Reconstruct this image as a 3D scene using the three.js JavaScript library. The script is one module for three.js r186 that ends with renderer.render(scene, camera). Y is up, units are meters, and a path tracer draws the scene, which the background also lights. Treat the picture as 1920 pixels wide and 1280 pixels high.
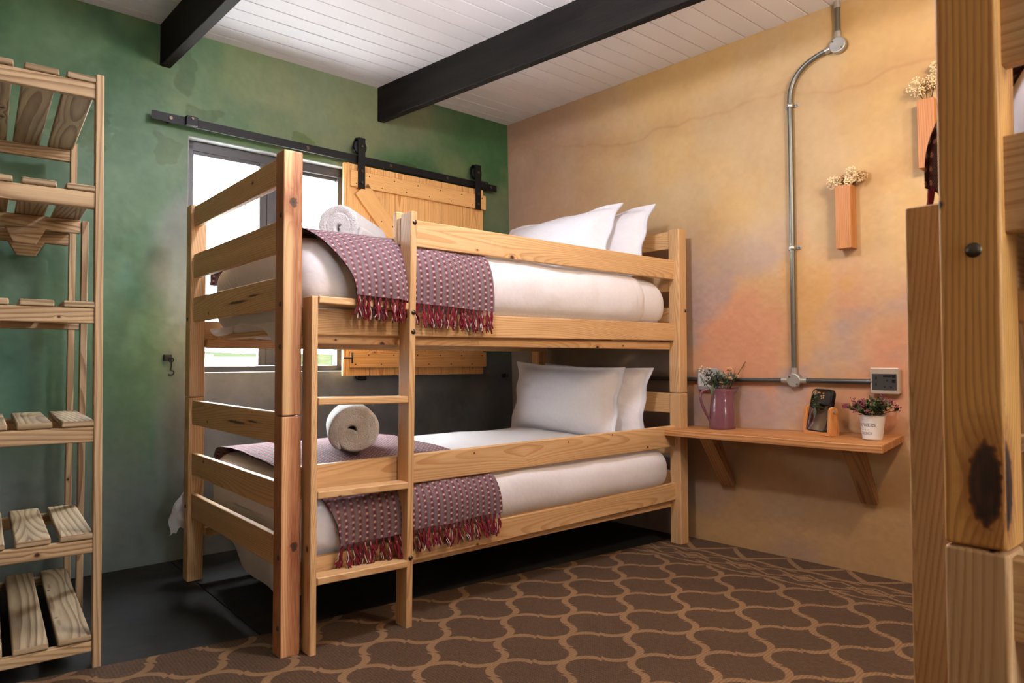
import * as THREE from 'three';
import { RoundedBoxGeometry } from 'three/addons/geometries/RoundedBoxGeometry.js';
import { mergeGeometries, mergeVertices } from 'three/addons/utils/BufferGeometryUtils.js';

// ---------------------------------------------------------------- camera, sky, lamps, exposure
const scene = new THREE.Scene();
const camera = new THREE.PerspectiveCamera(52.57, 1920 / 1280, 0.05, 200);
camera.rotation.order = 'YXZ';
camera.position.set(-2.83082, 0.88526, 3.42712);
camera.rotation.set(0.02882, -0.70187, -0.00181);
camera.focus = 3.0;
camera.userData.fStop = 11;
scene.add(camera);
const renderer = new THREE.WebGLRenderer({ antialias: true });
renderer.shadowMap.enabled = true;
renderer.shadowMap.type = THREE.PCFSoftShadowMap;
renderer.toneMapping = THREE.LinearToneMapping;
renderer.toneMappingExposure = 1.0;
scene.background = new THREE.Color(0.93, 0.98, 1.0);
scene.backgroundIntensity = 54;
scene.environmentIntensity = 54;
// unseen pendant bulbs guessed from wall shadows, the last added as front fill: [x, y, z, colour, intensity]
const UNSEEN_BULBS = [
  [-0.95, 1.98, 3.15, 0xffe0be, 4.0],
  [-1.7, 2.15, 1.9, 0xf4f3ff, 4.2],
  [-1.5, 2.1, 4.6, 0xfff3ea, 3.2],
];

// ---------------------------------------------------------------- seeded noise
function rng(seed) { let a = seed >>> 0; return () => { a = (a + 0x6D2B79F5) >>> 0; let t = a; t = Math.imul(t ^ (t >>> 15), t | 1); t ^= t + Math.imul(t ^ (t >>> 7), t | 61); return ((t ^ (t >>> 14)) >>> 0) / 4294967296; }; }
const rnd = rng(77);
function hash2(x, y, s) { let h = Math.imul(x, 374761393) + Math.imul(y, 668265263) + Math.imul(s, 974634541); h = Math.imul(h ^ (h >>> 13), 1274126177); return ((h ^ (h >>> 16)) >>> 0) / 4294967296; }
function vn(x, y, s = 0) {
  const xi = Math.floor(x), yi = Math.floor(y); let fx = x - xi, fy = y - yi; fx = fx * fx * (3 - 2 * fx); fy = fy * fy * (3 - 2 * fy);
  const a = hash2(xi, yi, s), b = hash2(xi + 1, yi, s), c = hash2(xi, yi + 1, s), d = hash2(xi + 1, yi + 1, s);
  return a + (b - a) * fx + (c - a) * fy + (a - b - c + d) * fx * fy;
}
function fbm(x, y, s = 0, o = 4) { let v = 0, a = 0.5, t = 0; for (let i = 0; i < o; i++) { v += a * vn(x, y, s + i * 17); t += a; a *= 0.5; x *= 2.03; y *= 2.03; } return v / t; }
const clamp = (x, a = 0, b = 1) => Math.min(b, Math.max(a, x));
const ss = (a, b, x) => { const t = clamp((x - a) / (b - a)); return t * t * (3 - 2 * t); };
const mix = (a, b, t) => a + (b - a) * t;
const mix3 = (a, b, t) => [mix(a[0], b[0], t), mix(a[1], b[1], t), mix(a[2], b[2], t)];
const hex = (h) => [(h >> 16 & 255) / 255, (h >> 8 & 255) / 255, (h & 255) / 255];

// a colour map and a bump map from one function (i, j) -> [r, g, b, height], sRGB 0..1
function makeMaps(w, h, fn, wrap = THREE.RepeatWrapping, bump = true) {
  const c = new Uint8Array(w * h * 4), b = bump ? new Uint8Array(w * h * 4) : null;
  for (let j = 0; j < h; j++) for (let i = 0; i < w; i++) {
    const p = fn((i + 0.5) / w, (j + 0.5) / h), k = (j * w + i) * 4;
    for (let q = 0; q < 3; q++) c[k + q] = clamp(p[q]) * 255;
    c[k + 3] = 255;
    if (b) { b[k] = b[k + 1] = b[k + 2] = clamp(p[3] ?? 0.5) * 255; b[k + 3] = 255; }
  }
  const tex = (d, srgb) => { const t = new THREE.DataTexture(d, w, h, THREE.RGBAFormat); t.wrapS = t.wrapT = wrap; t.magFilter = THREE.LinearFilter; t.minFilter = THREE.LinearMipmapLinearFilter; t.generateMipmaps = true; if (srgb) t.colorSpace = THREE.SRGBColorSpace; t.needsUpdate = true; return t; };
  return { map: tex(c, true), bumpMap: b ? tex(b, false) : null };
}
function mat(maps, o = {}) { return new (o.specularIntensity === undefined ? THREE.MeshStandardMaterial : THREE.MeshPhysicalMaterial)({ map: maps.map ?? null, bumpMap: maps.bumpMap ?? null, roughness: 0.75, ...o }); }

// ---------------------------------------------------------------- wood
const WL = 1.4, WW = 0.18;   // metres of board that one wood map covers
function woodMaps(seed, o = {}) {
  const { early = [0.83, 0.68, 0.49], late = [0.68, 0.485, 0.29], knot = [0.27, 0.14, 0.07], ring = 0.0065, knots = 2, list = null, red = null, w = 1024, h = 192, strength = 0.5, flat = 0.045, dirt = 0.1 } = o;
  const R = rng(seed), K = list ?? Array.from({ length: knots }, () => ({ u: R() * WL, v: (0.12 + R() * 0.76) * WW, r: 0.003 + R() * R() * 0.008 }));
  return makeMaps(w, h, (a, b) => {
    const u = a * WL, v = b * WW;
    const c = WW * (0.5 + 0.9 * (vn(u * 0.9, 3.3, seed) - 0.5)), hh = flat * (0.25 + 1.5 * vn(u * 1.7, 7.7, seed + 5));
    let d = Math.sqrt((v - c) ** 2 + hh * hh) + 0.004 * (fbm(u * 5, v * 22, seed + 9, 3) - 0.5);
    let kn = 0, core = 0, halo = 0;
    for (const k of K) {
      const du = u - k.u, dv = v - k.v, e = Math.hypot(du * 0.42, dv), q = Math.hypot(du * (k.el ?? 0.8), dv) * (1 + (k.soft ?? 0.5) * (vn(du * 200, dv * 200, seed) - 0.5));
      d += k.r * 1.5 * Math.exp(-((e / (k.r * 1.6)) ** 2));
      if (k.el > 0.3) halo = Math.max(halo, 1.3 * Math.exp(-(((q / k.r - 0.95) / 0.16) ** 2))); kn = Math.max(kn, 1 - ss(k.r * 0.75, k.r * 1.1, q)); core = Math.max(core, (1 - ss(0, k.r * 0.55, q)) * (k.dark ?? 0.8)); halo = Math.max(halo, (1 - ss(k.r * 0.8, k.r * 2.2, q)) * 0.45);
    }
    const t = d / ring - Math.floor(d / ring), l = ss(0.35, 0.92, t) * (1 - ss(0.93, 1, t)) * strength * (0.55 + 0.9 * vn(Math.floor(d / ring), 0.5, seed + 3));
    const fib = (vn(u * 14, v * 1500, seed + 2) - 0.5) * 0.07 + (fbm(u * 3, v * 30, seed + 4, 3) - 0.5) * dirt;
    let col = mix3(early, late, clamp(l));
    if (red) { const m = red(u, v); if (m > 0) col = mix3(col, [0.52, 0.27, 0.15], clamp(m) * (0.55 + 0.45 * vn(u * 30, v * 350, seed + 8))); }
    col = mix3(col, [late[0] * 0.85, late[1] * 0.75, late[2] * 0.7], halo);
    col = mix3(col, mix3(knot, [0.08, 0.05, 0.035], clamp(core + (K[0]?.el > 0.3 ? 0.5 * vn(u * 60, v * 160, seed + 6) + 0.5 * ss(0.55, 0.95, Math.hypot((u - K[0].u) * 0.36, v - K[0].v) / K[0].r) : 0))), kn);
    return [col[0] + fib, col[1] + fib, col[2] + fib * 0.8, 0.6 - 0.25 * l + fib * 2 - kn * 0.1];
  }, THREE.MirroredRepeatWrapping);
}
const WOODOPT = { roughness: 0.5, bumpScale: 0.0006 };
const pines = [1, 2, 3, 4].map((k) => mat(woodMaps(100 + k * 13, { knots: 3 }), WOODOPT));
const pinePost = mat(woodMaps(211, { list: [{ u: 0.49, v: 0.075, r: 0.012 }, { u: 0.985, v: 0.03, r: 0.004 }], red: (u, v) => 0.75 * ss(0.062, 0.085, v) + 0.8 * Math.exp(-(((u - 0.49) / 0.06) ** 2)) * ss(0.03, 0.05, v) }), WOODOPT);
const pinePostLow = mat(woodMaps(223, { list: [{ u: 0.42, v: 0.05, r: 0.011, dark: 0.2 }], early: [0.86, 0.66, 0.48], red: (u, v) => ss(0.02, 0.045, v) * (0.7 + 0.4 * Math.exp(-(((u - 0.42) / 0.07) ** 2))) }), WOODOPT);
const pineBig = mat(woodMaps(239, { early: [0.86, 0.64, 0.35], late: [0.62, 0.40, 0.17], list: [{ u: 0.10, v: 0.045, r: 0.0155, dark: 0.3, el: 0.34, soft: 0.2 }, { u: 0.42, v: 0.005, r: 0.003 }], flat: 0.03 }), WOODOPT);
const plankWoods = [1, 2, 3].map((k) => mat(woodMaps(300 + k * 7, { early: [0.88, 0.69, 0.44], late: [0.70, 0.46, 0.22], knots: 3 }), WOODOPT));
const rackWoods = [1, 2, 3].map((k) => mat(woodMaps(400 + k * 7, { early: [0.74, 0.635, 0.49], late: [0.50, 0.385, 0.26], knots: 2, ring: 0.011, dirt: 0.16, flat: 0.05, strength: 0.75 }), { roughness: 0.7, bumpScale: 0.0006 }));
const slatWoods = [1, 2, 3].map((k) => mat(woodMaps(450 + k * 7, { early: [0.66, 0.58, 0.455], late: [0.45, 0.36, 0.25], knots: 2, ring: 0.012, dirt: 0.2, flat: 0.05, strength: 0.85 }), { roughness: 0.65, bumpScale: 0.0006 }));
const pineStreak = mat(woodMaps(251, { list: [{ u: 0.62, v: 0.05, r: 0.0045, dark: 1, el: 0.05 }, { u: 0.78, v: 0.062, r: 0.003, dark: 1, el: 0.06 }, { u: 0.3, v: 0.03, r: 0.004 }] }), WOODOPT);
const beamWood = mat(woodMaps(500, { early: [0.082, 0.066, 0.058], late: [0.055, 0.04, 0.034], knots: 2, knot: [0.06, 0.05, 0.04], dirt: 0.1 }), { roughness: 0.8, bumpScale: 0.001, specularIntensity: 0.35 });
const shelfWood = mat(woodMaps(511, { early: [0.74, 0.52, 0.31], late: [0.52, 0.32, 0.16], knots: 3, ring: 0.01, dirt: 0.14 }), { roughness: 0.5, bumpScale: 0.0006 });
const bracketWood = mat(woodMaps(517, { early: [0.6, 0.43, 0.27], late: [0.4, 0.26, 0.14], knots: 1, ring: 0.013 }), { roughness: 0.6, bumpScale: 0.0006 });
const vaseWood = mat(woodMaps(523, { early: [0.73, 0.49, 0.27], late: [0.58, 0.36, 0.17], knots: 0, ring: 0.006 }), { roughness: 0.5, bumpScale: 0.0005 });
const mirrorWood = mat(woodMaps(529, { early: [0.82, 0.56, 0.32], late: [0.7, 0.44, 0.22], knots: 0, ring: 0.006, strength: 0.5 }), { roughness: 0.45, bumpScale: 0.0003 });

// uv in metres along the longest side (axis 0 x, 1 y, 2 z); each board gets its own stretch of the map
function woodUV(g, axis, u0 = rnd() * 3, v0 = rnd() * 3) {
  if (g.index) g = g.toNonIndexed();
  const p = g.attributes.position, uv = new Float32Array(p.count * 2), A = [0, 1, 2].filter((k) => k !== axis), get = (i, k) => p.array[i * 3 + k];
  for (let i = 0; i < p.count; i += 3) {
    const e = (a, b) => [0, 1, 2].map((k) => get(b, k) - get(a, k)), s = e(i, i + 1), t = e(i, i + 2);
    const n = [Math.abs(s[1] * t[2] - s[2] * t[1]), Math.abs(s[2] * t[0] - s[0] * t[2]), Math.abs(s[0] * t[1] - s[1] * t[0])], m = n.indexOf(Math.max(...n));
    for (let k = i; k < i + 3; k++) {
      const [u, v] = m === axis ? [get(k, A[0]) * 0.25, get(k, A[1])] : [get(k, axis), get(k, m === A[0] ? A[1] : A[0])];
      uv[k * 2] = (u + u0) / WL; uv[k * 2 + 1] = (v + v0 + (m === A[0] ? 0.05 : 0)) / WW;
    }
  }
  g.setAttribute('uv', new THREE.BufferAttribute(uv, 2));
  return g;
}
function board(sx, sy, sz, r = 0.003, u0, v0) {
  const axis = [sx, sy, sz].indexOf(Math.max(sx, sy, sz));
  return woodUV(new RoundedBoxGeometry(sx, sy, sz, 1, Math.min(r, sx / 2.2, sy / 2.2, sz / 2.2)), axis, u0, v0);
}
const pick = (a) => a[Math.floor(rnd() * a.length)];

// ---------------------------------------------------------------- naming
const used = new Map();
function numbered(n) { const k = used.get(n) ?? 0; used.set(n, k + 1); return k ? n + '_' + String(k).padStart(3, '0') : n; }
function shade(o) { o.castShadow = true; o.receiveShadow = true; return o; }
function part(name, geo, m, parent, pos, rot) {
  const o = shade(new THREE.Mesh(geo, m)); o.name = numbered(name);
  if (pos) o.position.set(...pos);
  if (rot) o.rotation.set(...rot);
  parent.add(o); return o;
}
function thing(name, label, category, pos = [0, 0, 0], group) {
  const o = new THREE.Group(); o.name = numbered(name); o.position.set(...pos); o.userData = { label, category };
  if (group) o.userData.group = group;
  scene.add(o); return o;
}
function single(name, geo, m, label, category, pos, group) {
  const o = part(name, geo, m, scene, pos); o.userData = { label, category };
  if (group) o.userData.group = group;
  return o;
}
function structure(name, geo, m, parent = scene) { const o = geo ? shade(new THREE.Mesh(geo, m)) : new THREE.Group(); o.name = name; o.userData.kind = 'structure'; parent.add(o); return o; }
function tube(pts, r, seg = 24, rad = 8, closed = false) { return new THREE.TubeGeometry(new THREE.CatmullRomCurve3(pts.map((p) => new THREE.Vector3(...p)), closed, 'centripetal'), seg, r, rad, closed); }
function cyl(r0, r1, h, n = 20) { return new THREE.CylinderGeometry(r1, r0, h, n); }
function merged(list) { return mergeGeometries(list.map((g) => { g = g.index ? g.toNonIndexed() : g; for (const k of Object.keys(g.attributes)) if (!['position', 'normal', 'uv', 'color'].includes(k)) g.deleteAttribute(k); return g; })); }
const T = (g, x = 0, y = 0, z = 0) => g.translate(x, y, z);

// ---------------------------------------------------------------- the room: the frames of the two walls
const GX = -0.01499, GZ = 0.05347, GA = -0.01138, OA = 0.04991, TILT = -0.02272, H = 2.39331;
const GF = new THREE.Matrix4().makeBasis(new THREE.Vector3(Math.cos(GA), 0, Math.sin(GA)), new THREE.Vector3(0, 1, 0), new THREE.Vector3(-Math.sin(GA), 0, Math.cos(GA))).setPosition(GX, 0, GZ);
const oe = new THREE.Vector3(Math.sin(OA), 0, Math.cos(OA)), ou = new THREE.Vector3(TILT, 1, 0).normalize(), on = new THREE.Vector3().crossVectors(oe, ou).normalize();
ou.crossVectors(on, oe);
const OF = new THREE.Matrix4().makeBasis(oe, ou, on).setPosition(GX - TILT * H, 0, GZ);
const greenQ = new THREE.Quaternion().setFromRotationMatrix(GF), orangeQ = new THREE.Quaternion().setFromRotationMatrix(OF);
const onGreen = (s, y, off = 0) => new THREE.Vector3(s, y, off).applyMatrix4(GF);
const onOrange = (s, y, off = 0) => new THREE.Vector3(s, y, off).applyMatrix4(OF);
function wallThing(name, label, category, frame, s, y, off = 0, group) {
  const t = thing(name, label, category, [0, 0, 0], group);
  t.position.copy(frame === 'g' ? onGreen(s, y, off) : onOrange(s, y, off)); t.quaternion.copy(frame === 'g' ? greenQ : orangeQ); return t;
}

// green limewash: olive and sea-green above, dark cement grey below the window
const GW = 4.6, GH = 2.6;
const greenMaps = makeMaps(1024, 640, (a, b) => {
  const s = a * GW - GW, y = b * GH;
  const n1 = fbm(s * 1.3, y * 1.3, 5, 4), n2 = fbm(s * 3.1 + 9, y * 2.3, 25, 4), n3 = fbm(s * 9, y * 5, 45, 3), f = fbm(s * 40, y * 40, 65, 2);
  let c = mix3([0.27, 0.43, 0.30], [0.37, 0.47, 0.27], ss(1.5, 2.25, y + (n1 - 0.5) * 1.4));
  c = mix3(c, [0.22, 0.43, 0.34], ss(0.44, 0.6, n2) * 0.8 * (1 - 0.55 * ss(1.7, 2.2, y)));
  c = mix3(c, [0.20, 0.38, 0.22], ss(0.5, 0.62, fbm(s * 1.9 + 51, y * 1.7 + 3, 205, 4)) * 0.75);
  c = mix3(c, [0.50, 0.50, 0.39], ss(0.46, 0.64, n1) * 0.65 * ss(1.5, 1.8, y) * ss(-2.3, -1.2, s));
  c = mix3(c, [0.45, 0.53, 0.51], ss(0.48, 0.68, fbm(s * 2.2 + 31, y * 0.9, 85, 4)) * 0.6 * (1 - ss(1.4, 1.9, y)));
  // a few patched stains with ragged edges
  for (const [px, py, rx, ry] of [[-2.35, 1.88, 0.1, 0.11], [-2.0, 1.83, 0.05, 0.08], [-1.37, 2.02, 0.07, 0.05], [-1.85, 2.03, 0.09, 0.03], [-0.75, 1.99, 0.07, 0.025], [-1.93, 2.2, 0.05, 0.08]]) {
    const q = Math.pow(Math.abs((s - px) / rx) ** 3 + Math.abs((y - py) / ry) ** 3, 1 / 3) + (fbm(s * 14, y * 14, 55, 3) - 0.5) * 1.5; c = mix3(c, [c[0] * 0.80, c[1] * 0.85, c[2] * 0.68], 1 - ss(0.86, 0.97, q));
  }
  // bare grey cement below and right of the window; window sheen painted left of it
  const grey = mix3([0.34, 0.36, 0.375], [0.52, 0.54, 0.56], clamp(fbm(s * 5, y * 5, 105, 4) + 0.35 * ss(-0.9, -1.9, s) - 0.1));  // paler towards the left: reflected light put into the grey
  const m = Math.max(ss(1.05, 0.8, y + (n2 - 0.5) * 0.25) * ss(-2.12, -1.86, s + (n1 - 0.5) * 0.25), ss(0.75, 0.2, y + (n1 - 0.5) * 0.5) * 0.75, ss(-2.12, -1.94, s + (n2 - 0.5) * 0.3) * ss(1.95, 1.6, y) * ss(-1.6, -1.9, s) * 0.75);  // last term paints the window glare beside the frame
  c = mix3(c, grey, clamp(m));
  const w = (n3 - 0.5) * 0.05 + (f - 0.5) * 0.035;
  return [c[0] * 0.93 + w, c[1] * 0.93 + w, c[2] * 0.93 + w, 0.5 + (n3 - 0.5) * 0.7 + (f - 0.5) * 0.4];
}, THREE.MirroredRepeatWrapping);
// ochre limewash with a salmon band and grey-lilac clouds
const OW = 5.2, OH = 2.6;
const orangeMaps = makeMaps(1024, 512, (a, b) => {
  const s = a * OW, y = b * OH;
  const n1 = fbm(s * 1.1 + 4, y * 1.5, 6, 4), n2 = fbm(s * 2.7 + 9, y * 2.1, 26, 4), n3 = fbm(s * 8, y * 8, 46, 3), f = fbm(s * 45, y * 45, 66, 2);
  let c = mix3([0.74, 0.63, 0.46], [0.78, 0.67, 0.51], n1);
  c = mix3(c, [0.79, 0.64, 0.40], ss(0.4, 0.62, n2) * 0.6);
  c = mix3(c, [0.70, 0.575, 0.51], ss(1.2, 0.1, s + (n1 - 0.5) * 0.8) * 0.8);
  const band = ss(0.45, 0.7, y + (n1 - 0.5) * 0.25) * ss(1.5, 1.15, y + (n2 - 0.5) * 0.5 + 0.12 * (s - 1.4));
  c = mix3(c, [0.80, 0.565, 0.43], band * (0.35 + 0.6 * ss(0.42, 0.6, fbm(s * 3.1, y * 1.3, 126, 4))) * ss(1.0, 1.35, s));
  c = mix3(c, [0.80, 0.61, 0.35], ss(0.5, 0.6, fbm(s * 2.6 + 3, y * 2.4 + 7, 146, 4)) * band * 0.8);
  c = mix3(c, [0.66, 0.58, 0.56], ss(0.52, 0.68, fbm(s * 2.3 + 13, y * 2.9, 86, 4)) * 0.75 * ss(1.6, 1.25, y + (n1 - 0.5) * 0.5));
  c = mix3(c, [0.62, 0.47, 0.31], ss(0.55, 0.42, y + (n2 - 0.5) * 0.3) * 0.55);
  c = mix3(c, [0.55, 0.53, 0.53], ss(1.35, 1.2, s) * ss(1.15, 0.95, y) * 0.75);
  // damp lines near the ceiling
  const l = Math.abs(y - (2.2 - 0.12 * s * 0.6 + (fbm(s * 1.7, 1.5, 166, 4) - 0.5) * 0.45)); c = mix3(c, [0.66, 0.50, 0.34], ((1 - ss(0.0, 0.012, l)) * 0.3 + (1 - ss(0.0, 0.12, l)) * 0.3) * n2 * 1.5);
  const l2 = Math.abs(y - (1.62 + 0.1 * (s - 2) + (fbm(s * 2.9, 8.5, 176, 4) - 0.5) * 0.5)); c = mix3(c, [0.70, 0.54, 0.36], (1 - ss(0.0, 0.09, l2)) * 0.35 * ss(1.6, 2.2, s));
  const w = (n3 - 0.5) * 0.04 + (f - 0.5) * 0.03;
  return [c[0] + w, c[1] + w, c[2] + w, 0.5 + (n3 - 0.5) * 0.6 + (f - 0.5) * 0.7];
}, THREE.MirroredRepeatWrapping);
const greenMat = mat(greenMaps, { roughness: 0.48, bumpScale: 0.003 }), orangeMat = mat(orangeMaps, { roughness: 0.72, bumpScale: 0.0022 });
const plainWallMat = new THREE.MeshStandardMaterial({ color: 0xc9b79c, roughness: 0.85 });

function wallGeo(pts, holes, depth, uw, uh, u0, v0) {
  const sh = new THREE.Shape(pts.map((p) => new THREE.Vector2(...p)));
  for (const h of holes) sh.holes.push(new THREE.Path(h.map((p) => new THREE.Vector2(...p))));
  const g = new THREE.ExtrudeGeometry(sh, { depth, bevelEnabled: false }); T(g, 0, 0, -depth);
  const uv = g.attributes.uv, p = g.attributes.position;
  for (let i = 0; i < uv.count; i++) uv.setXY(i, (p.getX(i) - u0 + p.getZ(i) * 0.3) / uw, (p.getY(i) - v0 + p.getZ(i) * 0.3) / uh);
  return g;
}
const WIN = { l: -1.922, r: -1.09, b: 0.832, t: 1.922 };
{
  const hole = [[WIN.l, WIN.b], [WIN.l, WIN.t], [WIN.r, WIN.t], [WIN.r, WIN.b]];
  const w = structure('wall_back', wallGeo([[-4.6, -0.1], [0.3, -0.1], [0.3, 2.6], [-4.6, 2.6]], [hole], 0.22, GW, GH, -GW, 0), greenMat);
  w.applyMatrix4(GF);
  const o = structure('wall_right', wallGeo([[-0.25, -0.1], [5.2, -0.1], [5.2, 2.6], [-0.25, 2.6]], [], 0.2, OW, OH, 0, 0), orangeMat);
  o.applyMatrix4(OF);
  const l = structure('wall_left', new THREE.BoxGeometry(0.2, 2.7, 5.5), plainWallMat); l.position.set(-4.55, 1.25, 2.5);
  const f = structure('wall_front', wallGeo([[-4.7, -0.1], [0.5, -0.1], [0.5, 2.6], [-4.7, 2.6]], [[[-2.26, 0.95], [-2.26, 1.75], [-1.94, 1.75], [-1.94, 0.95]]], 0.2, 4, 4, 0, 0), plainWallMat); f.position.z = 5.25;  // opening added for the unseen fill window
}
// floor: two poured slabs with a saw-cut joint
{
  const fm = mat(makeMaps(1024, 1024, (a, b) => {
    const x = a * 5, z = b * 5, n = fbm(x * 1.7, z * 1.7, 31, 5), f = fbm(x * 30, z * 30, 41, 2), st = fbm(x * 5, z * 9, 51, 3), v = 0.118 + (n - 0.5) * 0.1 + (f - 0.5) * 0.05 + (st - 0.5) * 0.06;
    return [v, v * 1.0, v * 0.97, 0.5 + (n - 0.5) * 0.5 + (f - 0.5) * 0.3];
  }), { roughness: 0.65, bumpScale: 0.0015, specularIntensity: 0.6 });
  const fl = structure('floor', null, null);
  for (const [x0, x1] of [[-4.6, -1.9935], [-1.9885, 0.5]]) {
    const g = new THREE.BoxGeometry(x1 - x0, 0.12, 5.5), p = g.attributes.position, uv = g.attributes.uv;
    T(g, (x0 + x1) / 2, -0.06, 2.6);
    for (let i = 0; i < uv.count; i++) uv.setXY(i, p.getX(i) / 5, p.getZ(i) / 5);
    part('floor_slab', g, fm, fl);
  }
  part('joint_filler', T(new THREE.BoxGeometry(0.01, 0.1, 5.5), -1.991, -0.056, 2.6), new THREE.MeshStandardMaterial({ color: 0x0c0c0c, roughness: 0.9 }), fl);
}
// ceiling: tongue-and-groove boards along the green wall
{
  const c = structure('ceiling', null, null);
  const cm = [0.80, 0.785, 0.81].map((v, k) => new THREE.MeshStandardMaterial({ color: new THREE.Color().setRGB(0.74 + k * 0.01, 0.725 + k * 0.01, 0.75 + k * 0.01), roughness: 0.5 }));
  part('ceiling_backing', T(new THREE.BoxGeometry(5.2, 0.1, 5.6), -2.1, H + 0.075, 2.6), new THREE.MeshStandardMaterial({ color: 0x8d8784, roughness: 0.9 }), c);
  const pitch = 0.098, g = new RoundedBoxGeometry(5.1, 0.016, pitch - 0.0035, 1, 0.0035);
  for (let k = 0; k < 54; k++) { const b = part('ceiling_plank', g, cm[k % 3], c, [-2.1, H + 0.0125, GZ - 0.11 + pitch * (k + 0.5)], [0, -GA * 0.5, 0]); }
  for (const [x, turn] of [[-0.934, 0.128], [-2.037, 0.05], [-3.15, 0.05]]) {
    const len = 5.1, bm = part('ceiling_beam', board(0.044, 0.2, len, 0.004), beamWood, c, [x + Math.sin(turn) * (len / 2 - 0.12), H - 0.083, 0.07 + Math.cos(turn) * (len / 2 - 0.12)], [0, turn, 0]);
  }
}
// window: black aluminium slider set back in the wall
{
  const fm = new THREE.MeshStandardMaterial({ color: 0x3c3d41, roughness: 0.4, metalness: 0.3 });
  const glass = new THREE.MeshPhysicalMaterial({ color: 0xffffff, roughness: 0.0, transmission: 1, thickness: 0, ior: 1.45 });
  const w = structure('window_1', null, null); w.applyMatrix4(GF);
  const z = -0.075, bar = (n, x0, x1, y0, y1, d = 0.05, zz = z) => part(n, new RoundedBoxGeometry(x1 - x0, y1 - y0, d, 1, 0.003), fm, w, [(x0 + x1) / 2, (y0 + y1) / 2, zz]);
  bar('window_frame', WIN.l + 0.005, -1.882, WIN.b + 0.005, WIN.t - 0.005); bar('window_frame', -1.152, WIN.r - 0.005, WIN.b + 0.005, WIN.t - 0.005);
  bar('window_frame', WIN.l + 0.005, WIN.r - 0.005, 1.872, WIN.t - 0.005); bar('window_frame', WIN.l + 0.005, WIN.r - 0.005, WIN.b + 0.005, 0.866);
  bar('sash_stile', -1.572, -1.535, 0.868, 1.87, 0.03, z + 0.01); bar('sash_stile', -1.533, -1.49, 0.868, 1.87, 0.04, z); bar('sash_stile', -1.488, -1.462, 0.868, 1.87, 0.03, z - 0.015);
  bar('sash_rail', -1.882, -1.57, 1.856, 1.874, 0.03, z + 0.004); bar('sash_rail', -1.464, -1.152, 1.856, 1.874, 0.03, z - 0.012);
  const plaster = new THREE.MeshStandardMaterial({ color: 0x8d918f, roughness: 0.7 });
  const lin = (sx, sy, x, yy) => part('window_reveal', new THREE.BoxGeometry(sx, sy, 0.214), plaster, w, [x, yy, -0.108]);
  lin(WIN.r - WIN.l, 0.004, (WIN.l + WIN.r) / 2, WIN.t - 0.002); lin(WIN.r - WIN.l, 0.004, (WIN.l + WIN.r) / 2, WIN.b + 0.002); lin(0.004, WIN.t - WIN.b - 0.008, WIN.l + 0.002, (WIN.t + WIN.b) / 2); lin(0.004, WIN.t - WIN.b - 0.008, WIN.r - 0.002, (WIN.t + WIN.b) / 2);
  part('window_pane', new THREE.BoxGeometry(0.33, 1.02, 0.004), glass, w, [-1.727, 1.368, z + 0.005]);
  part('window_pane', new THREE.BoxGeometry(0.34, 1.02, 0.004), glass, w, [-1.31, 1.368, z - 0.012]);
}
// unseen narrow window behind the camera, added for cool fill light
{
  const w2 = structure('added_window_2', null, null); w2.position.set(-2.1, 1.35, 5.16);
  const fm = new THREE.MeshStandardMaterial({ color: 0x3c3d41, roughness: 0.4, metalness: 0.3 });
  for (const x of [-0.15, 0.15]) part('window_frame', new RoundedBoxGeometry(0.02, 0.8, 0.05, 1, 0.003), fm, w2, [x, 0, 0]);
  for (const y of [-0.39, 0.39]) part('window_frame', new RoundedBoxGeometry(0.28, 0.02, 0.05, 1, 0.003), fm, w2, [0, y, 0]);
  part('window_pane', new THREE.BoxGeometry(0.28, 0.76, 0.004), new THREE.MeshPhysicalMaterial({ color: 0xffffff, roughness: 0.0, transmission: 1, thickness: 0, ior: 1.45 }), w2);
}
// outside: bright yard, grassy bank, white fence
{
  const y = structure('ground', new THREE.BoxGeometry(120, 0.2, 60), new THREE.MeshStandardMaterial({ color: 0xd8d6d0, roughness: 0.9 })); y.position.set(0, -0.35, -31);
  const gm = mat(makeMaps(256, 64, (a, b) => { const n = fbm(a * 60, b * 30, 12, 3); return [0.112 + n * 0.03, 0.13 + n * 0.03, 0.088 + n * 0.025, n]; }), { roughness: 1, specularIntensity: 0 });
  const bank = new THREE.PlaneGeometry(90, 10, 120, 10), p = bank.attributes.position;
  bank.rotateX(-Math.PI / 2);
  for (let i = 0; i < p.count; i++) { const q = 1 - Math.abs(p.getZ(i)) / 5; p.setY(i, -0.4 + ss(0, 1, q) * (1.5 + 0.35 * fbm(p.getX(i) * 0.25, 1.2, 9, 3))); }
  bank.computeVertexNormals();
  const bk = structure('hill', bank, gm); bk.position.set(8, 0, -26);
  const yw = thing('yard_wall', 'low white plastered wall in the bright yard seen through the window', 'wall', [0.5, -0.25, -14.5]);
  const white = new THREE.MeshStandardMaterial({ color: 0xe6e6e2, roughness: 0.9 });
  part('wall_panel', new RoundedBoxGeometry(7, 1.2, 0.2, 1, 0.01), white, yw, [0, 0.6, 0]);
  part('coping', new RoundedBoxGeometry(7.1, 0.06, 0.28, 1, 0.01), white, yw, [0, 1.23, 0]);
  for (const x of [-3.4, -0.6, 1.9, 3.4]) part('pier', new RoundedBoxGeometry(0.3, 1.32, 0.3, 1, 0.01), white, yw, [x, 0.66, 0]);
}

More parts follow.
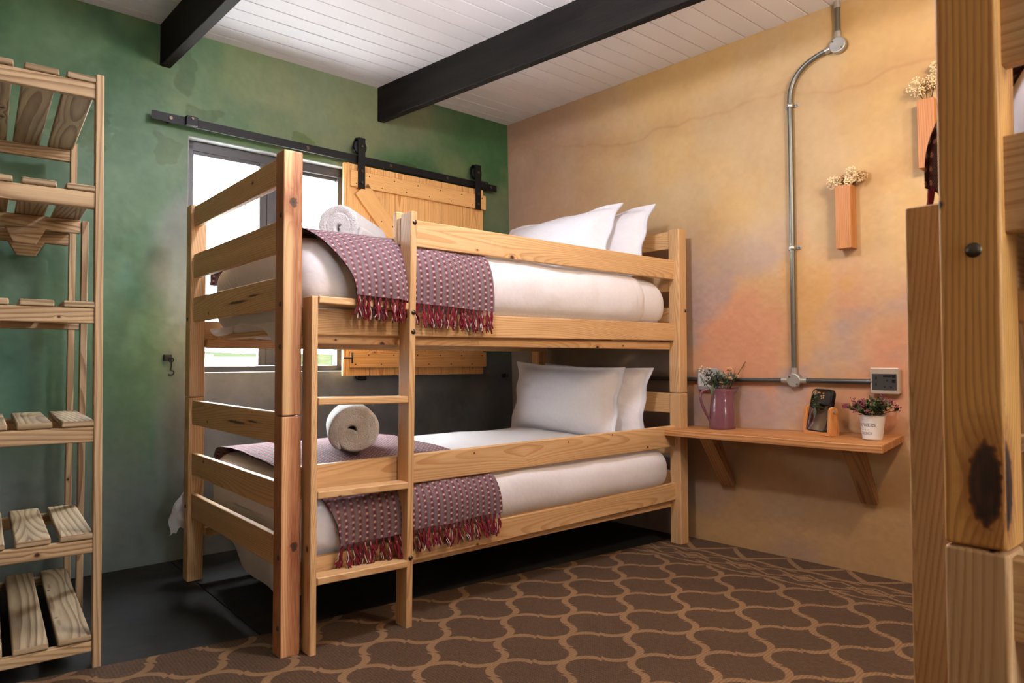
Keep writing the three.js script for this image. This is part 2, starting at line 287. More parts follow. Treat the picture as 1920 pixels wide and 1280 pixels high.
// ---------------------------------------------------------------- unseen pendant bulbs on the camera's side
{
  const brass = new THREE.MeshStandardMaterial({ color: 0x2a2522, roughness: 0.5, metalness: 0.6 });
  UNSEEN_BULBS.forEach(([x, y, z, col, power], k) => {
    const c = new THREE.Color(col), t = thing('unseen_pendant_lamp', ['unseen warm bulb on a black flex, guessed above the second bunk', 'unseen bare bulb on a black flex, guessed in the middle of the ceiling', 'unseen bare bulb on a black flex, added as fill behind the second bunk'][k], 'lamp', [x, y, z]);
    part('flex', T(cyl(0.003, 0.003, H - y - 0.1, 8), 0, (H - y + 0.1) / 2, 0), brass, t);
    part('lamp_holder', T(cyl(0.018, 0.015, 0.06), 0, 0.07, 0), brass, t);
    part('bulb', new THREE.SphereGeometry(0.045, 24, 16), new THREE.MeshStandardMaterial({ color: 0xffffff, emissive: c, emissiveIntensity: 12 }), t);
    const L = new THREE.PointLight(c, power, 0, 2); L.castShadow = true; L.shadow.radius = 4; t.add(L);
  });
}

// ---------------------------------------------------------------- bunk beds
const BL = 2.02, BD = 1.0235, PW = 0.0612, PD = 0.063;   // length, depth, post section
const boltMat = new THREE.MeshStandardMaterial({ color: 0x5a5044, roughness: 0.35, metalness: 0.8 });
const boltGeo = (() => { const g = new THREE.LatheGeometry([[0, 0.0035], [0.003, 0.0033], [0.0055, 0.0022], [0.007, 0], [0.0085, 0], [0.0085, -0.002]].map((p) => new THREE.Vector2(...p)), 14); g.rotateX(Math.PI / 2); return g; })();
// bed frame: x0 foot end, zf aisle face, dir -1 when the bed lies towards the back wall
function makeBed(b) {
  const { x0, zf, dir } = b, t = thing('bunk_bed', b.label, 'bunk bed', [x0, 0, zf]);
  const Z = (zl) => dir * zl;   // local: x from the foot, zl from the aisle face
  const P = (name, g, m, x, y, zl, rot) => part(name, g, m, t, [x, y, Z(zl)], rot);
  const hT = b.hT ?? 1.5286;
  for (const [fx, fz, hj] of [[0, 0, b.hJ[0]], [0, 1, b.hJ[1]], [1, 0, b.hJ[2]], [1, 1, b.hJ[3]]]) {
    const x = fx ? BL - PW / 2 : PW / 2, zl = fz ? BD - PD / 2 : PD / 2, front = !fx && !fz;
    const xs = fx && fz ? -0.04 : 0;
    P('post', board(PW, hj - 0.001, PD, 0.005, front ? 0.45 : undefined, front ? 0.04 : undefined), front ? b.postLow : pick(pines), x + xs, (hj - 0.001) / 2, zl);
    P('post', board(PW, hT - hj - 0.001, PD, 0.005, front ? b.postUV[0] : undefined, front ? b.postUV[1] : undefined), front ? b.postUp : pick(pines), x + xs, hj + (hT - hj) / 2 + 0.0005, zl);
  }
  // end rails between the posts, at the foot and at the head
  for (const [y0, y1] of b.ends) {
    const streak = b.dir < 0 && (y0 === b.ends[2][0] || y0 === b.ends[3][0]);
    P('end_rail', board(0.022, y1 - y0, BD - 2 * PD + 0.02, 0.004, streak ? 0.55 : undefined, streak ? 0.005 : undefined), streak ? pineStreak : pick(pines), 0.024, (y0 + y1) / 2, BD / 2);
    P('end_rail', board(0.022, y1 - y0, BD - 2 * PD + 0.02, 0.004), pick(pines), BL - 0.045, (y0 + y1) / 2, BD / 2);
  }
  // long rails, let into the posts; [x0, top and bottom there, x1, top and bottom there]
  for (const [name, xa, ta, ba, xb, tb, bb] of b.rails) {
    const len = xb - xa, a = Math.atan2((tb + bb - ta - ba) / 2, len);
    P(name, board(len, (ta - ba + tb - bb) / 2, 0.024, 0.004), pick(pines), (xa + xb) / 2, (ta + ba + tb + bb) / 4, 0.043, [0, 0, a]);
    if (name === 'side_rail') P(name, board(len, (ta - ba + tb - bb) / 2, 0.024, 0.004), pick(pines), (xa + xb) / 2, (ta + ba + tb + bb) / 4, BD - 0.043, [0, 0, a]);
  }
  const gU = b.rails.find((r) => r[0] === 'guard_rail' && r[2] > 1);
  P('guard_rail', board(BL - 2 * PW + 0.03, 0.09, 0.024, 0.004), pick(pines), BL / 2, gU[2] - 0.26, BD - 0.043);
  P('guard_upright', board(0.034, gU[2] - b.base + 0.02, 0.022, 0.006), pick(pines), 0.44, (gU[2] + b.base) / 2 + 0.015, 0.067);
  // ledgers and slats under both mattresses
  for (const y of [b.base, b.baseLow]) {
    for (const zl of [0.072, BD - 0.072]) P('ledger', board(BL - 2 * PW, 0.036, 0.034, 0.003), pick(pines), BL / 2, y - 0.008, zl);
    for (let k = 0; k < 11; k++) P('slat', board(0.07, 0.018, BD - 0.15, 0.003), pick(pines), 0.14 + k * 0.173, y + 0.0195, BD / 2);
  }
  // ladder: two deep stiles and four steps
  const lad = new THREE.Group(); lad.name = numbered('ladder'); t.add(lad);
  const LZ = b.ladderZ ?? [-0.042, 0.026];
  const sz = LZ[1] - LZ[0], sc = (LZ[0] + LZ[1]) / 2;
  part('ladder_stile', board(0.021, 1.085, sz, 0.003), pick(pines), lad, [0.0835, 0.5425, Z(sc)]);
  part('ladder_stile', board(0.024, 1.392, sz, 0.003), pick(pines), lad, [0.426, 0.696, Z(sc)], [0, 0, -0.012]);
  for (const y of b.steps) part('ladder_step', board(0.318, 0.023, 0.062, 0.004), pick(pines), lad, [0.255, y, Z(sc - 0.004)], [0, 0, -0.02]);
  // bolt heads
  const B = (x, y, zl, ry) => P('bolt', boltGeo, boltMat, x, y, zl, [0, ry, 0]);
  const face = dir < 0 ? 0 : Math.PI;
  for (const y of [1.355, 1.05, 0.985, 0.235]) B(0.428 + (y - 0.7) * 0.012, y, LZ[0] - 0.001, face);
  for (const [y, zl] of b.bolts ?? [[1.33, 0.02], [1.06, 0.02], [0.93, 0.02], [0.3, 0.02], [0.09, 0.02]]) B(-0.001, y, zl, -Math.PI / 2);
  for (const y of [1.06, 0.3]) B(-0.001, y, BD - 0.03, -Math.PI / 2);
  B(BL - 0.012, 1.13, -0.0005, face);
  for (const p of b.extra ?? []) B(...p, face);
  return t;
}
const BED1 = {
  x0: -2.02, zf: 1.4035, dir: -1, label: 'whole pine bunk bed in the room\'s corner with ladder, white bedding and red throws', hJ: [0.722, 0.742, 0.73, 0.73],
  postUp: pinePost, postLow: pinePostLow, postUV: [0.245, 0.075],
  ends: [[1.436, 1.522], [1.226, 1.325], [1.049, 1.148], [0.632, 0.73], [0.428, 0.517], [0.259, 0.353]],
  rails: [['guard_rail', 0.425, 1.382, 1.286, 1.985, 1.376, 1.283], ['side_rail', 0.05, 1.051, 0.972, 1.985, 1.072, 0.982], ['guard_rail', 0.05, 0.560, 0.463, 1.975, 0.575, 0.471], ['side_rail', 0.05, 0.277, 0.19, 1.99, 0.296, 0.218]],
  base: 0.968, baseLow: 0.205, steps: [1.072, 0.762, 0.478, 0.22],
};
const BED2 = {
  x0: -1.93, zf: 3.134, dir: 1, label: 'close pine bunk bed with a knotty post, cut off at the right-hand side', hJ: [0.675, 0.675, 0.68, 0.68],
  postUp: pineBig, postLow: pines[1], postUV: [0.455, -0.016], bolts: [[1.01, 0.036]],
  ends: [[1.42, 1.5], [1.216, 1.32], [1.027, 1.137], [0.577, 0.669], [0.41, 0.5], [0.25, 0.345]],
  rails: BED1.rails, base: 0.955, baseLow: 0.205, steps: [1.072, 0.762, 0.478, 0.22], ladderZ: [-0.062, 0.004],
};
makeBed(BED1); makeBed(BED2);

// ---------------------------------------------------------------- bedding
const linenBump = makeMaps(512, 512, (a, b) => { const f = fbm(a * 90, b * 90, 71, 2), w = fbm(a * 7, b * 5, 72, 4); const v = 0.885 + (f - 0.5) * 0.02; return [v, v * 0.995, v * 1.015, 0.5 + (w - 0.5) * 0.8 + (f - 0.5) * 0.15]; });
const linen = mat(linenBump, { roughness: 0.85, bumpScale: 0.004 });
const sheer = new THREE.MeshPhysicalMaterial({ color: 0xf2f2f2, roughness: 0.95, transmission: 0.6, thickness: 0, side: THREE.DoubleSide });
const UPPER = [[0.075, 1.012], [0.062, 1.05], [0.028, 1.085], [0.012, 1.15], [0.02, 1.22], [0.058, 1.275], [0.15, 1.308], [0.35, 1.322], [0.6, 1.322], [0.8, 1.31], [0.93, 1.265], [0.955, 1.19], [0.955, 1.1], [0.93, 1.012]];
const LOWER = [[0.075, 0.245], [0.062, 0.278], [0.030, 0.305], [0.018, 0.36], [0.03, 0.425], [0.066, 0.462], [0.13, 0.49], [0.35, 0.515], [0.6, 0.525], [0.8, 0.528], [0.93, 0.51], [0.962, 0.45], [0.96, 0.35], [0.93, 0.245]];
const curveOf = (pts, closed) => new THREE.CatmullRomCurve3(pts.map(([z, y]) => new THREE.Vector3(0, y, z)), closed, 'centripetal');
function grid(nu, nv, fn) {   // fn(i / nu, j / nv) -> [x, y, z]; uv comes with it
  const pos = [], uv = [], idx = [];
  for (let j = 0; j <= nv; j++) for (let i = 0; i <= nu; i++) { const p = fn(i / nu, j / nv); pos.push(p[0], p[1], p[2]); uv.push(p[3] ?? i / nu, p[4] ?? j / nv); }
  for (let j = 0; j < nv; j++) for (let i = 0; i < nu; i++) { const a = j * (nu + 1) + i, b = a + 1, c = a + nu + 1, d = c + 1; idx.push(a, b, c, b, d, c); }
  const g = new THREE.BufferGeometry(); g.setAttribute('position', new THREE.Float32BufferAttribute(pos, 3)); g.setAttribute('uv', new THREE.Float32BufferAttribute(uv, 2)); g.setIndex(idx); g.computeVertexNormals(); return g;
}
function flip(g) { const a = g.index.array; for (let i = 0; i < a.length; i += 3) { const t = a[i]; a[i] = a[i + 1]; a[i + 1] = t; } g.computeVertexNormals(); return g; }
// a stuffed shape with one cross-section along the bed
function puff(prof, xa, xb, seed, wr = 0.006, capP = 9, zcap = 1) {
  const c = curveOf(prof, true), N = 120, M = 110, C = c.getSpacedPoints(M), cz = C.reduce((s, p) => s + p.z, 0) / (M + 1), cy = C.reduce((s, p) => s + p.y, 0) / (M + 1);
  return grid(N, M, (u, v) => {
    const tau = Math.sin((u - 0.5) * Math.PI * 0.999), x0 = (xa + xb) / 2 + (xb - xa) / 2 * tau, p = C[Math.round(v * M) % M], k = Math.pow(Math.max(0, 1 - Math.abs(tau) ** (capP * 2.2)), 0.42);
    const wz = (fbm(x0 * 7 + seed, p.y * 9, seed, 3) - 0.5) * wr * 2 + (fbm(x0 * 24, p.y * 5 + p.z * 4, seed + 5, 2) - 0.5) * wr, sgn = p.z < cz ? -1 : 1;
    const wy = p.y > cy ? (fbm(x0 * 4, p.z * 4, seed + 9, 3) - 0.5) * wr * 3 : 0;
    return [x0, cy + (p.y - cy) * k + wy * k, cz + (p.z - cz) * Math.pow(k, 0.35) + sgn * wz * k * (Math.abs(p.z - cz) > 0.4 ? 1 : 0), x0 * 1.2, v * 2.6];
  });
}
const bedLinen = [];
function makeLinen(b, prof, upper, labels) {
  const y0 = upper ? b.base + 0.04 : b.baseLow + 0.04, m = thing('mattress', labels[0], 'mattress', [b.x0, 0, b.zf]);
  const D = (g) => { if (b.dir < 0) { g.scale(1, 1, -1); flip(g); } return g; };
  const inner = prof.map(([z, y]) => [mix(0.51, z, 0.975) + (z < 0.1 ? 0.006 : 0), mix(y0 + 0.12, y, 0.9)]);
  part('mattress_body', D(puff(inner, 0.085, BL - 0.068, 3 + upper, 0.004, 12)), linen, m);
  if (!upper && b.dir < 0) part('sheet_corner', D(grid(24, 16, (u, v) => [0.055 - 0.105 * u * (0.45 + 0.55 * Math.sin(Math.min(1, v * 1.1) * 1.9)), 0.372 - 0.02 * u - 0.172 * v + 0.055 * u * v * (1 - v) + 0.006 * Math.sin(u * 16), 1.038 + 0.035 * Math.sin(Math.PI * u) * (0.3 + 0.7 * v) + 0.012 * Math.sin(u * 9 + v * 16) * (0.3 + v)])), linen, m);
  const low = upper ? (z) => 1.06 - 0.02 - 0.05 * Math.abs(Math.sin((z - 0.02) * 5.4)) - 0.05 * ss(0.45, 0.3, z) : (z) => 0.25 - 0.155 * Math.pow(Math.sin(Math.PI * clamp((1.02 - z) / 1.15)), 0.7) * (0.6 + 0.4 * ss(0.9, 0.35, z));
  part('hanging_sheet', D(grid(60, 12, (u, v) => { const z = 0.075 + u * 0.875, top = upper ? 1.02 : 0.28, y = mix(top, low(z), v); return [0.075 + 0.012 * Math.sin(z * 19) * v + 0.03 * v * v, y, z, z, y]; })), upper ? sheer : linen, m);
  const d = thing('duvet', labels[1], 'duvet', [b.x0, 0, b.zf]);
  part('duvet_cover', D(puff(prof, 0.062, upper ? 1.80 : 1.955, 11 + upper * 7, 0.007, upper ? 9 : 11)), linen, d);
  return { D };
}
const bed1u = makeLinen(BED1, UPPER, 1, ['thin end of white mattress past the duvet on the corner bunk\'s upper bed', 'plump white duvet on the upper bed of the corner bunk']);
makeLinen(BED1, LOWER, 0, ['white mattress with sheet drooping under the foot of the corner bunk\'s lower bed', 'flat white duvet on the lower bed of the corner bunk']);
makeLinen(BED2, UPPER, 1, ['white mattress on the upper bed of the bunk at the right edge', 'white duvet on the upper bed of the bunk at the right edge']);
makeLinen(BED2, LOWER, 0, ['white mattress on the lower bed of the bunk at the right edge', 'white duvet on the lower bed of the bunk at the right edge']);

// pillows with a stitched flat border
function pillowGeo(w, h, t, seed) {
  const one = (s) => grid(44, 34, (a, b) => {
    const x = a * 2 - 1, y = b * 2 - 1, ax = Math.abs(x), ay = Math.abs(y), ex = clamp(ax / 0.9), ey = clamp(ay / 0.86);
    const th = t * Math.pow(Math.max(0, (1 - ex ** 3.2) * (1 - ey ** 3)), 0.55) + 0.0025, pinch = 1 - 0.075 * (1 - ax ** 2) * ay ** 2, pinx = 1 - 0.06 * (1 - ay ** 2) * ax ** 2;
    const wrk = (fbm(x * 5 + seed, y * 5, seed, 3) - 0.5) * 0.022 * (1 - Math.max(ex, ey) ** 6) + (fbm(x * 13, y * 11, seed + 3, 2) - 0.5) * 0.01 * ss(0.3, 0.9, Math.max(ex, ey)), wav = 0.007 * Math.sin(x * 9 + seed) * ay ** 4 + 0.007 * Math.sin(y * 8 + seed * 2) * ax ** 4;
    return [x * w / 2 * pinx, y * h / 2 * pinch, s * th * (1 + wrk * 4) + wrk * 0.3 * (th > 0.01 ? 1 : 0) + wav, x * w * 0.6, y * h * 0.6];
  });
  return mergeVertices(merged([one(1), flip(one(-1))]), 1e-5);
}
const pillowA = pillowGeo(0.79, 0.385, 0.085, 3), pillowB = pillowGeo(0.77, 0.38, 0.08, 8), pillowC = pillowGeo(0.82, 0.40, 0.09, 14);
[pillowA, pillowB, pillowC].forEach((g) => g.computeVertexNormals());
function pillow(label, x, y, z, lean, turn, g, roll = 0) {
  const o = single('pillow', g, linen, label, 'pillow', [x, y, z]); o.rotation.order = 'YXZ'; o.rotation.set(-lean, -Math.PI / 2 + turn, roll); return o;
}
pillow('front white pillow leaning on the lower bed of the corner bunk', -0.31, 0.68, 0.855, 0.14, 0.0, pillowA, -0.035);
pillow('rear white pillow behind the leaning one on the corner bunk\'s lower bed', -0.185, 0.678, 0.925, 0.13, 0.0, pillowB, -0.03);
pillow('front white pillow with a pointed corner on the corner bunk\'s upper bed', -0.335, 1.475, 0.80, 0.4, 0.03, pillowC, 0.025);
pillow('rear white pillow half hidden behind another on the corner bunk\'s upper bed', -0.20, 1.465, 0.945, 0.3, -0.02, pillowB, 0.02);
pillow('white pillow on the lower bed of the bunk at the right edge', -0.18, 0.70, 3.66, 0.25, 0, pillowA);

// ---------------------------------------------------------------- woven throws
const throwMaps = makeMaps(512, 512, (a, b) => {   // 0.1 m square: four ribs, five rows
  const cx = a * 4, ry = b * 5, col = Math.floor(cx), fx = cx - col - 0.5, row = ry + (col % 2) * 0.5, fy = row - Math.floor(row) - 0.5;
  const tw = 0.5 + 0.5 * Math.sin((a * 26 + b * 22) * Math.PI * 2) , tw2 = 0.5 + 0.5 * Math.sin((a * 26 - b * 22) * Math.PI * 2), n = vn(a * 160, b * 160, 4);
  let c = mix3([0.24, 0.14, 0.18], [0.74, 0.67, 0.69], ss(0.35, 0.75, tw * 0.7 + n * 0.3)), h = 0.3 + 0.15 * tw;
  c = mix3(c, [0.22, 0.17, 0.20], 0.35 * tw2 * n);
  const rib = Math.exp(-((fx / 0.2) ** 2)); c = mix3(c, [0.40, 0.11, 0.16], rib * 0.8 * (0.55 + 0.45 * ss(0.2, 0.5, Math.abs(fy)))); h += rib * 0.15;
  const dot = 1 - ss(0.55, 1, Math.hypot((fx + fy * 0.15) / 0.25, fy / 0.27)); c = mix3(c, [0.86, 0.69, 0.67], dot * (0.7 + 0.3 * n)); h += dot * 0.45;
  return [c[0], c[1], c[2], h];
});
const throwMat = mat(throwMaps, { roughness: 0.95, bumpScale: 0.006 });
const yarnMat = new THREE.MeshStandardMaterial({ vertexColors: true, roughness: 0.95 });
const tassels = [0, 1, 2, 3, 4, 5].map((k) => {
  const R = rng(900 + k), gs = [];
  for (let q = 0; q < 9; q++) {
    const red = q < 6, cr = red ? [0.13 + R() * 0.08, 0.006, 0.016] : (q > 7 ? [0.06, 0.045, 0.05] : [0.6, 0.53, 0.5]), L = 0.05 + R() * 0.035, ph = R() * 6, sx = (R() - 0.5) * 0.03, sz = (R() - 0.5) * 0.008;
    const g = tube([0, 0.2, 0.4, 0.6, 0.8, 1].map((t) => [0.002 * Math.sin(ph + t * 9) * (t > 0.15 ? 1.4 : 0.7) + sx * (0.45 * t + 0.55 * t * t), -L * t, 0.002 * Math.cos(ph + t * 9) + sz * t + 0.001]), red ? 0.003 : 0.0016, 10, 5);
    const n = g.attributes.position.count, a = new Float32Array(n * 3); for (let i = 0; i < n; i++) a.set(cr, i * 3);
    g.setAttribute('color', new THREE.BufferAttribute(a, 3)); gs.push(g);
  }
  const kg = new THREE.SphereGeometry(0.0045, 8, 6), n = kg.attributes.position.count, a = new Float32Array(n * 3); for (let i = 0; i < n; i++) a.set([0.2, 0.03, 0.05], i * 3);
  kg.setAttribute('color', new THREE.BufferAttribute(a, 3)); gs.push(kg);
  return merged(gs);
});
// path of the cloth in (zl, y), from the back of the bed to the hem; edges x at the top and at the hem; hem height left and right
function throwOver(b, label, path, top, hem, drop, flare, n) {
  const t = thing('throw_blanket', label, 'blanket', [b.x0, 0, b.zf]), c = curveOf(path, false), P = c.getSpacedPoints(120), s = b.dir;
  const at = (u, v, off) => {
    const q = v * 120, i = Math.min(119, Math.floor(q)), p = P[i].clone().lerp(P[i + 1], q - i), d = P[i + 1].clone().sub(P[i]).normalize(), side = ss(0.72, 1, v);
    const x = mix(mix(top[0], hem[0], side), mix(top[1], hem[1], side), u), wv = 0.006 * Math.sin(u * 17 + v * 3) * side + (fbm(u * 6, v * 9, 33, 2) - 0.5) * 0.006;
    return [x, p.y + d.z * (off + wv) * -1 - side * side * mix(drop[0], drop[1], u), (p.z + d.y * (off + wv)) - (typeof flare === 'function' ? flare(u) : flare) * side * side, x, v * c.getLength()];
  };
  const mk = (off) => grid(50, 110, (u, v) => { const [x, y, z, a, q] = at(u, v, off); return [x, y, s * z, a * 10, q * 10]; });
  const A = mk(0.006), Bk = mk(0.0);
  part('throw_cloth', merged(s > 0 ? [flip(A), Bk] : [A, flip(Bk)]), throwMat, t);
  const R = rng(5 + n);
  for (let k = 0; k < n; k++) {
    const [x, y, z] = at((k + 0.5) / n, 1, 0.003);
    part('tassel', tassels[Math.floor(R() * 6)], yarnMat, t, [x, y, s * z], [(R() - 0.5) * 0.3, R() * 0.8 - 0.4 + (R() < 0.5 ? Math.PI : 0), (R() - 0.5) * 0.5]);
  }
  return t;
}
const uPath = [[0.955, 1.2], [0.935, 1.276], [0.8, 1.323], [0.6, 1.336], [0.35, 1.334], [0.15, 1.321], [0.075, 1.30], [0.03, 1.262], [0.008, 1.215], [-0.002, 1.15], [0.0, 1.085]];
const lPath = [[0.972, 0.46], [0.94, 0.522], [0.8, 0.542], [0.6, 0.54], [0.35, 0.529], [0.14, 0.503], [0.08, 0.482], [0.035, 0.44], [0.012, 0.39], [0.006, 0.33], [0.008, 0.30]];
throwOver(BED1, 'dark red woven throw hanging over the upper bed of the corner bunk', uPath, [0.075, 0.80], [0.215, 0.80], [-0.012, 0.015], (u) => 0.006 + 0.046 * (1 - ss(0.25, 0.42, u)), 30);
throwOver(BED1, 'dark red woven throw across the lower bed of the corner bunk', lPath, [0.10, 0.815], [0.19, 0.845], [-0.005, -0.02], 0.004, 32);
throwOver(BED2, 'dark red woven throw on the upper bed of the bunk at the right edge', uPath, [0.11, 0.79], [0.11, 0.79], [-0.03, 0.015], 0.043, 28);
throwOver(BED2, 'dark red woven throw on the lower bed of the bunk at the right edge', lPath, [0.075, 0.815], [0.19, 0.845], [0, 0], 0.004, 28);

// ---------------------------------------------------------------- rolled towels
const terry = mat(makeMaps(512, 512, (a, b) => { const n = fbm(a * 120, b * 120, 81, 2), w = fbm(a * 8, b * 8, 82, 3), v = 0.9 + (n - 0.5) * 0.1; return [v, v, v, n * 0.8 + w * 0.2]; }), { roughness: 1, bumpScale: 0.005 });
function towelGeo(R, len, turns, seed) {
  const r0 = 0.004, th = (R - r0) / turns, N = 150, out = [], inn = [], squash = 0.95;
  for (let i = 0; i <= N; i++) {
    const f = i / N, an = f * turns * Math.PI * 2 + 2.2, rc = r0 + th * 0.42 + (R - r0 - th * 0.92) * f, wob = (vn(f * 20, 1.5, seed) - 0.5) * 0.006, hh = th * 0.425 * (f < 0.05 ? Math.sqrt(f / 0.05) : f > 0.96 ? Math.sqrt((1 - f) / 0.04) : 1);
    for (const [l, s] of [[out, 1], [inn, -1]]) { const r = s < 0 ? Math.max(0.0012, (rc + wob - hh) * ss(0.6, 1.05, f * turns)) : rc + wob + hh; l.push(new THREE.Vector2(Math.cos(an) * r, Math.sin(an) * r * squash)); }
  }
  const g = new THREE.ExtrudeGeometry(new THREE.Shape([...out, ...inn.reverse()]), { depth: len, steps: 6, bevelEnabled: true, bevelThickness: 0.016, bevelSize: 0.011, bevelOffset: -0.0105, bevelSegments: 4 });
  const p = g.attributes.position;
  for (let i = 0; i < p.count; i++) { const x = p.getX(i), y = p.getY(i), z = p.getZ(i), k = 1 + (fbm(x * 14 + 5, y * 14 + z * 9, seed, 2) - 0.5) * 0.05; p.setXYZ(i, x * k, y * k, z + (fbm(x * 30, y * 30, seed + 2, 2) - 0.5) * 0.012 - 0.12 * Math.hypot(x, y) * 0.15); }
  const w = mergeVertices((g.deleteAttribute('normal'), g.deleteAttribute('uv'), g), 1e-4); w.computeVertexNormals();
  const uv = new Float32Array(w.attributes.position.count * 2); for (let i = 0; i < uv.length / 2; i++) { const x = w.attributes.position.getX(i), y = w.attributes.position.getY(i), z = w.attributes.position.getZ(i); uv[i * 2] = (x + z) * 5; uv[i * 2 + 1] = (y + z * 0.4) * 5; }
  w.setAttribute('uv', new THREE.BufferAttribute(uv, 2)); T(w, 0, 0, -len);
  return w;
}
{
  const a = single('rolled_towel', towelGeo(0.108, 0.32, 2.2, 4), terry, 'white rolled towel on the throw of the corner bunk\'s lower bed', 'towel', [-1.62, 0.632, 1.1]); a.rotation.set(0, -0.42, 0.6);
  const b = single('rolled_towel', towelGeo(0.113, 0.42, 2.3, 9), terry, 'white rolled towel with a spiral end on the corner bunk\'s upper bed', 'towel', [-1.535, 1.446, 0.80]); b.rotation.set(0, -0.80, 2.2);
}

// ---------------------------------------------------------------- slatted rack on the left
{
  const t = thing('slatted_rack', 'tall open rack of slatted pine shelves at the left edge, against the green wall', 'shelf rack', [-2.441, 0, 1.08]); t.rotation.y = -0.05;
  const W = 0.74, zm = -0.48, zb = -0.80, top = 1.735;
  const P = (n, g, x, y, z, rot) => part(n, g, pick(n === 'slat' ? slatWoods : rackWoods), t, [x, y, z], rot);
  for (const x of [0, -W]) {
    P('post', board(0.022, top, 0.04, 0.003), x - (x ? 0 : 0.006), top / 2, 0, [0, 0, x ? 0 : 0.008]);
    P('post', board(0.02, 1.38, 0.04, 0.003), x + 0.002, 0.69, zm); P('post', board(0.022, top, 0.036, 0.003), x - 0.008, top / 2, zb);
  }
  const shelves = [[1.708, 0.046, 1, 0], [1.384, 0.048, 1, 1], [1.043, 0.045, 0, 1], [0.697, 0.044, 0, 1], [0.372, 0.04, 0, 1], [0.080, 0.032, 1, 0]];
  shelves.forEach(([y, h, deep, mid]) => {
    P('shelf_rail', board(W - 0.022, h, 0.022, 0.004), -W / 2, y - h / 2, 0.004);
    if (mid) P('shelf_rail', board(W - 0.022, h, 0.022, 0.004), -W / 2, y - h / 2, zm);
    if (deep) P('shelf_rail', board(W - 0.022, h, 0.022, 0.004), -W / 2 - 0.008, y - h / 2, zb);
    const z1 = deep ? zb - 0.012 : zm - 0.012, len = 0.018 - z1, sw = 0.083;
    for (let k = 0; k < 7; k++) {
      const x = -0.053 - k * 0.1045, s = P('slat', board(sw, 0.019, len, 0.005), x, y + 0.01, (0.018 + z1) / 2, [0, (rnd() - 0.5) * 0.012, 0]);
      s.rotation.z = 0;
    }
  });
  // chamfered hanging plates under the second shelf
  const sh = new THREE.Shape([[-0.055, 0], [0.055, 0], [0.028, -0.05], [-0.028, -0.05]].map((p) => new THREE.Vector2(...p)));
  for (const [x, y, z] of [[-0.17, 1.338, zm - 0.003], [-0.155, 1.338, zb - 0.003]]) P('hanging_plate', woodUV(new THREE.ExtrudeGeometry(sh, { depth: 0.018, bevelEnabled: true, bevelSize: 0.003, bevelThickness: 0.002, bevelSegments: 1 }), 0), x, y, z);
}

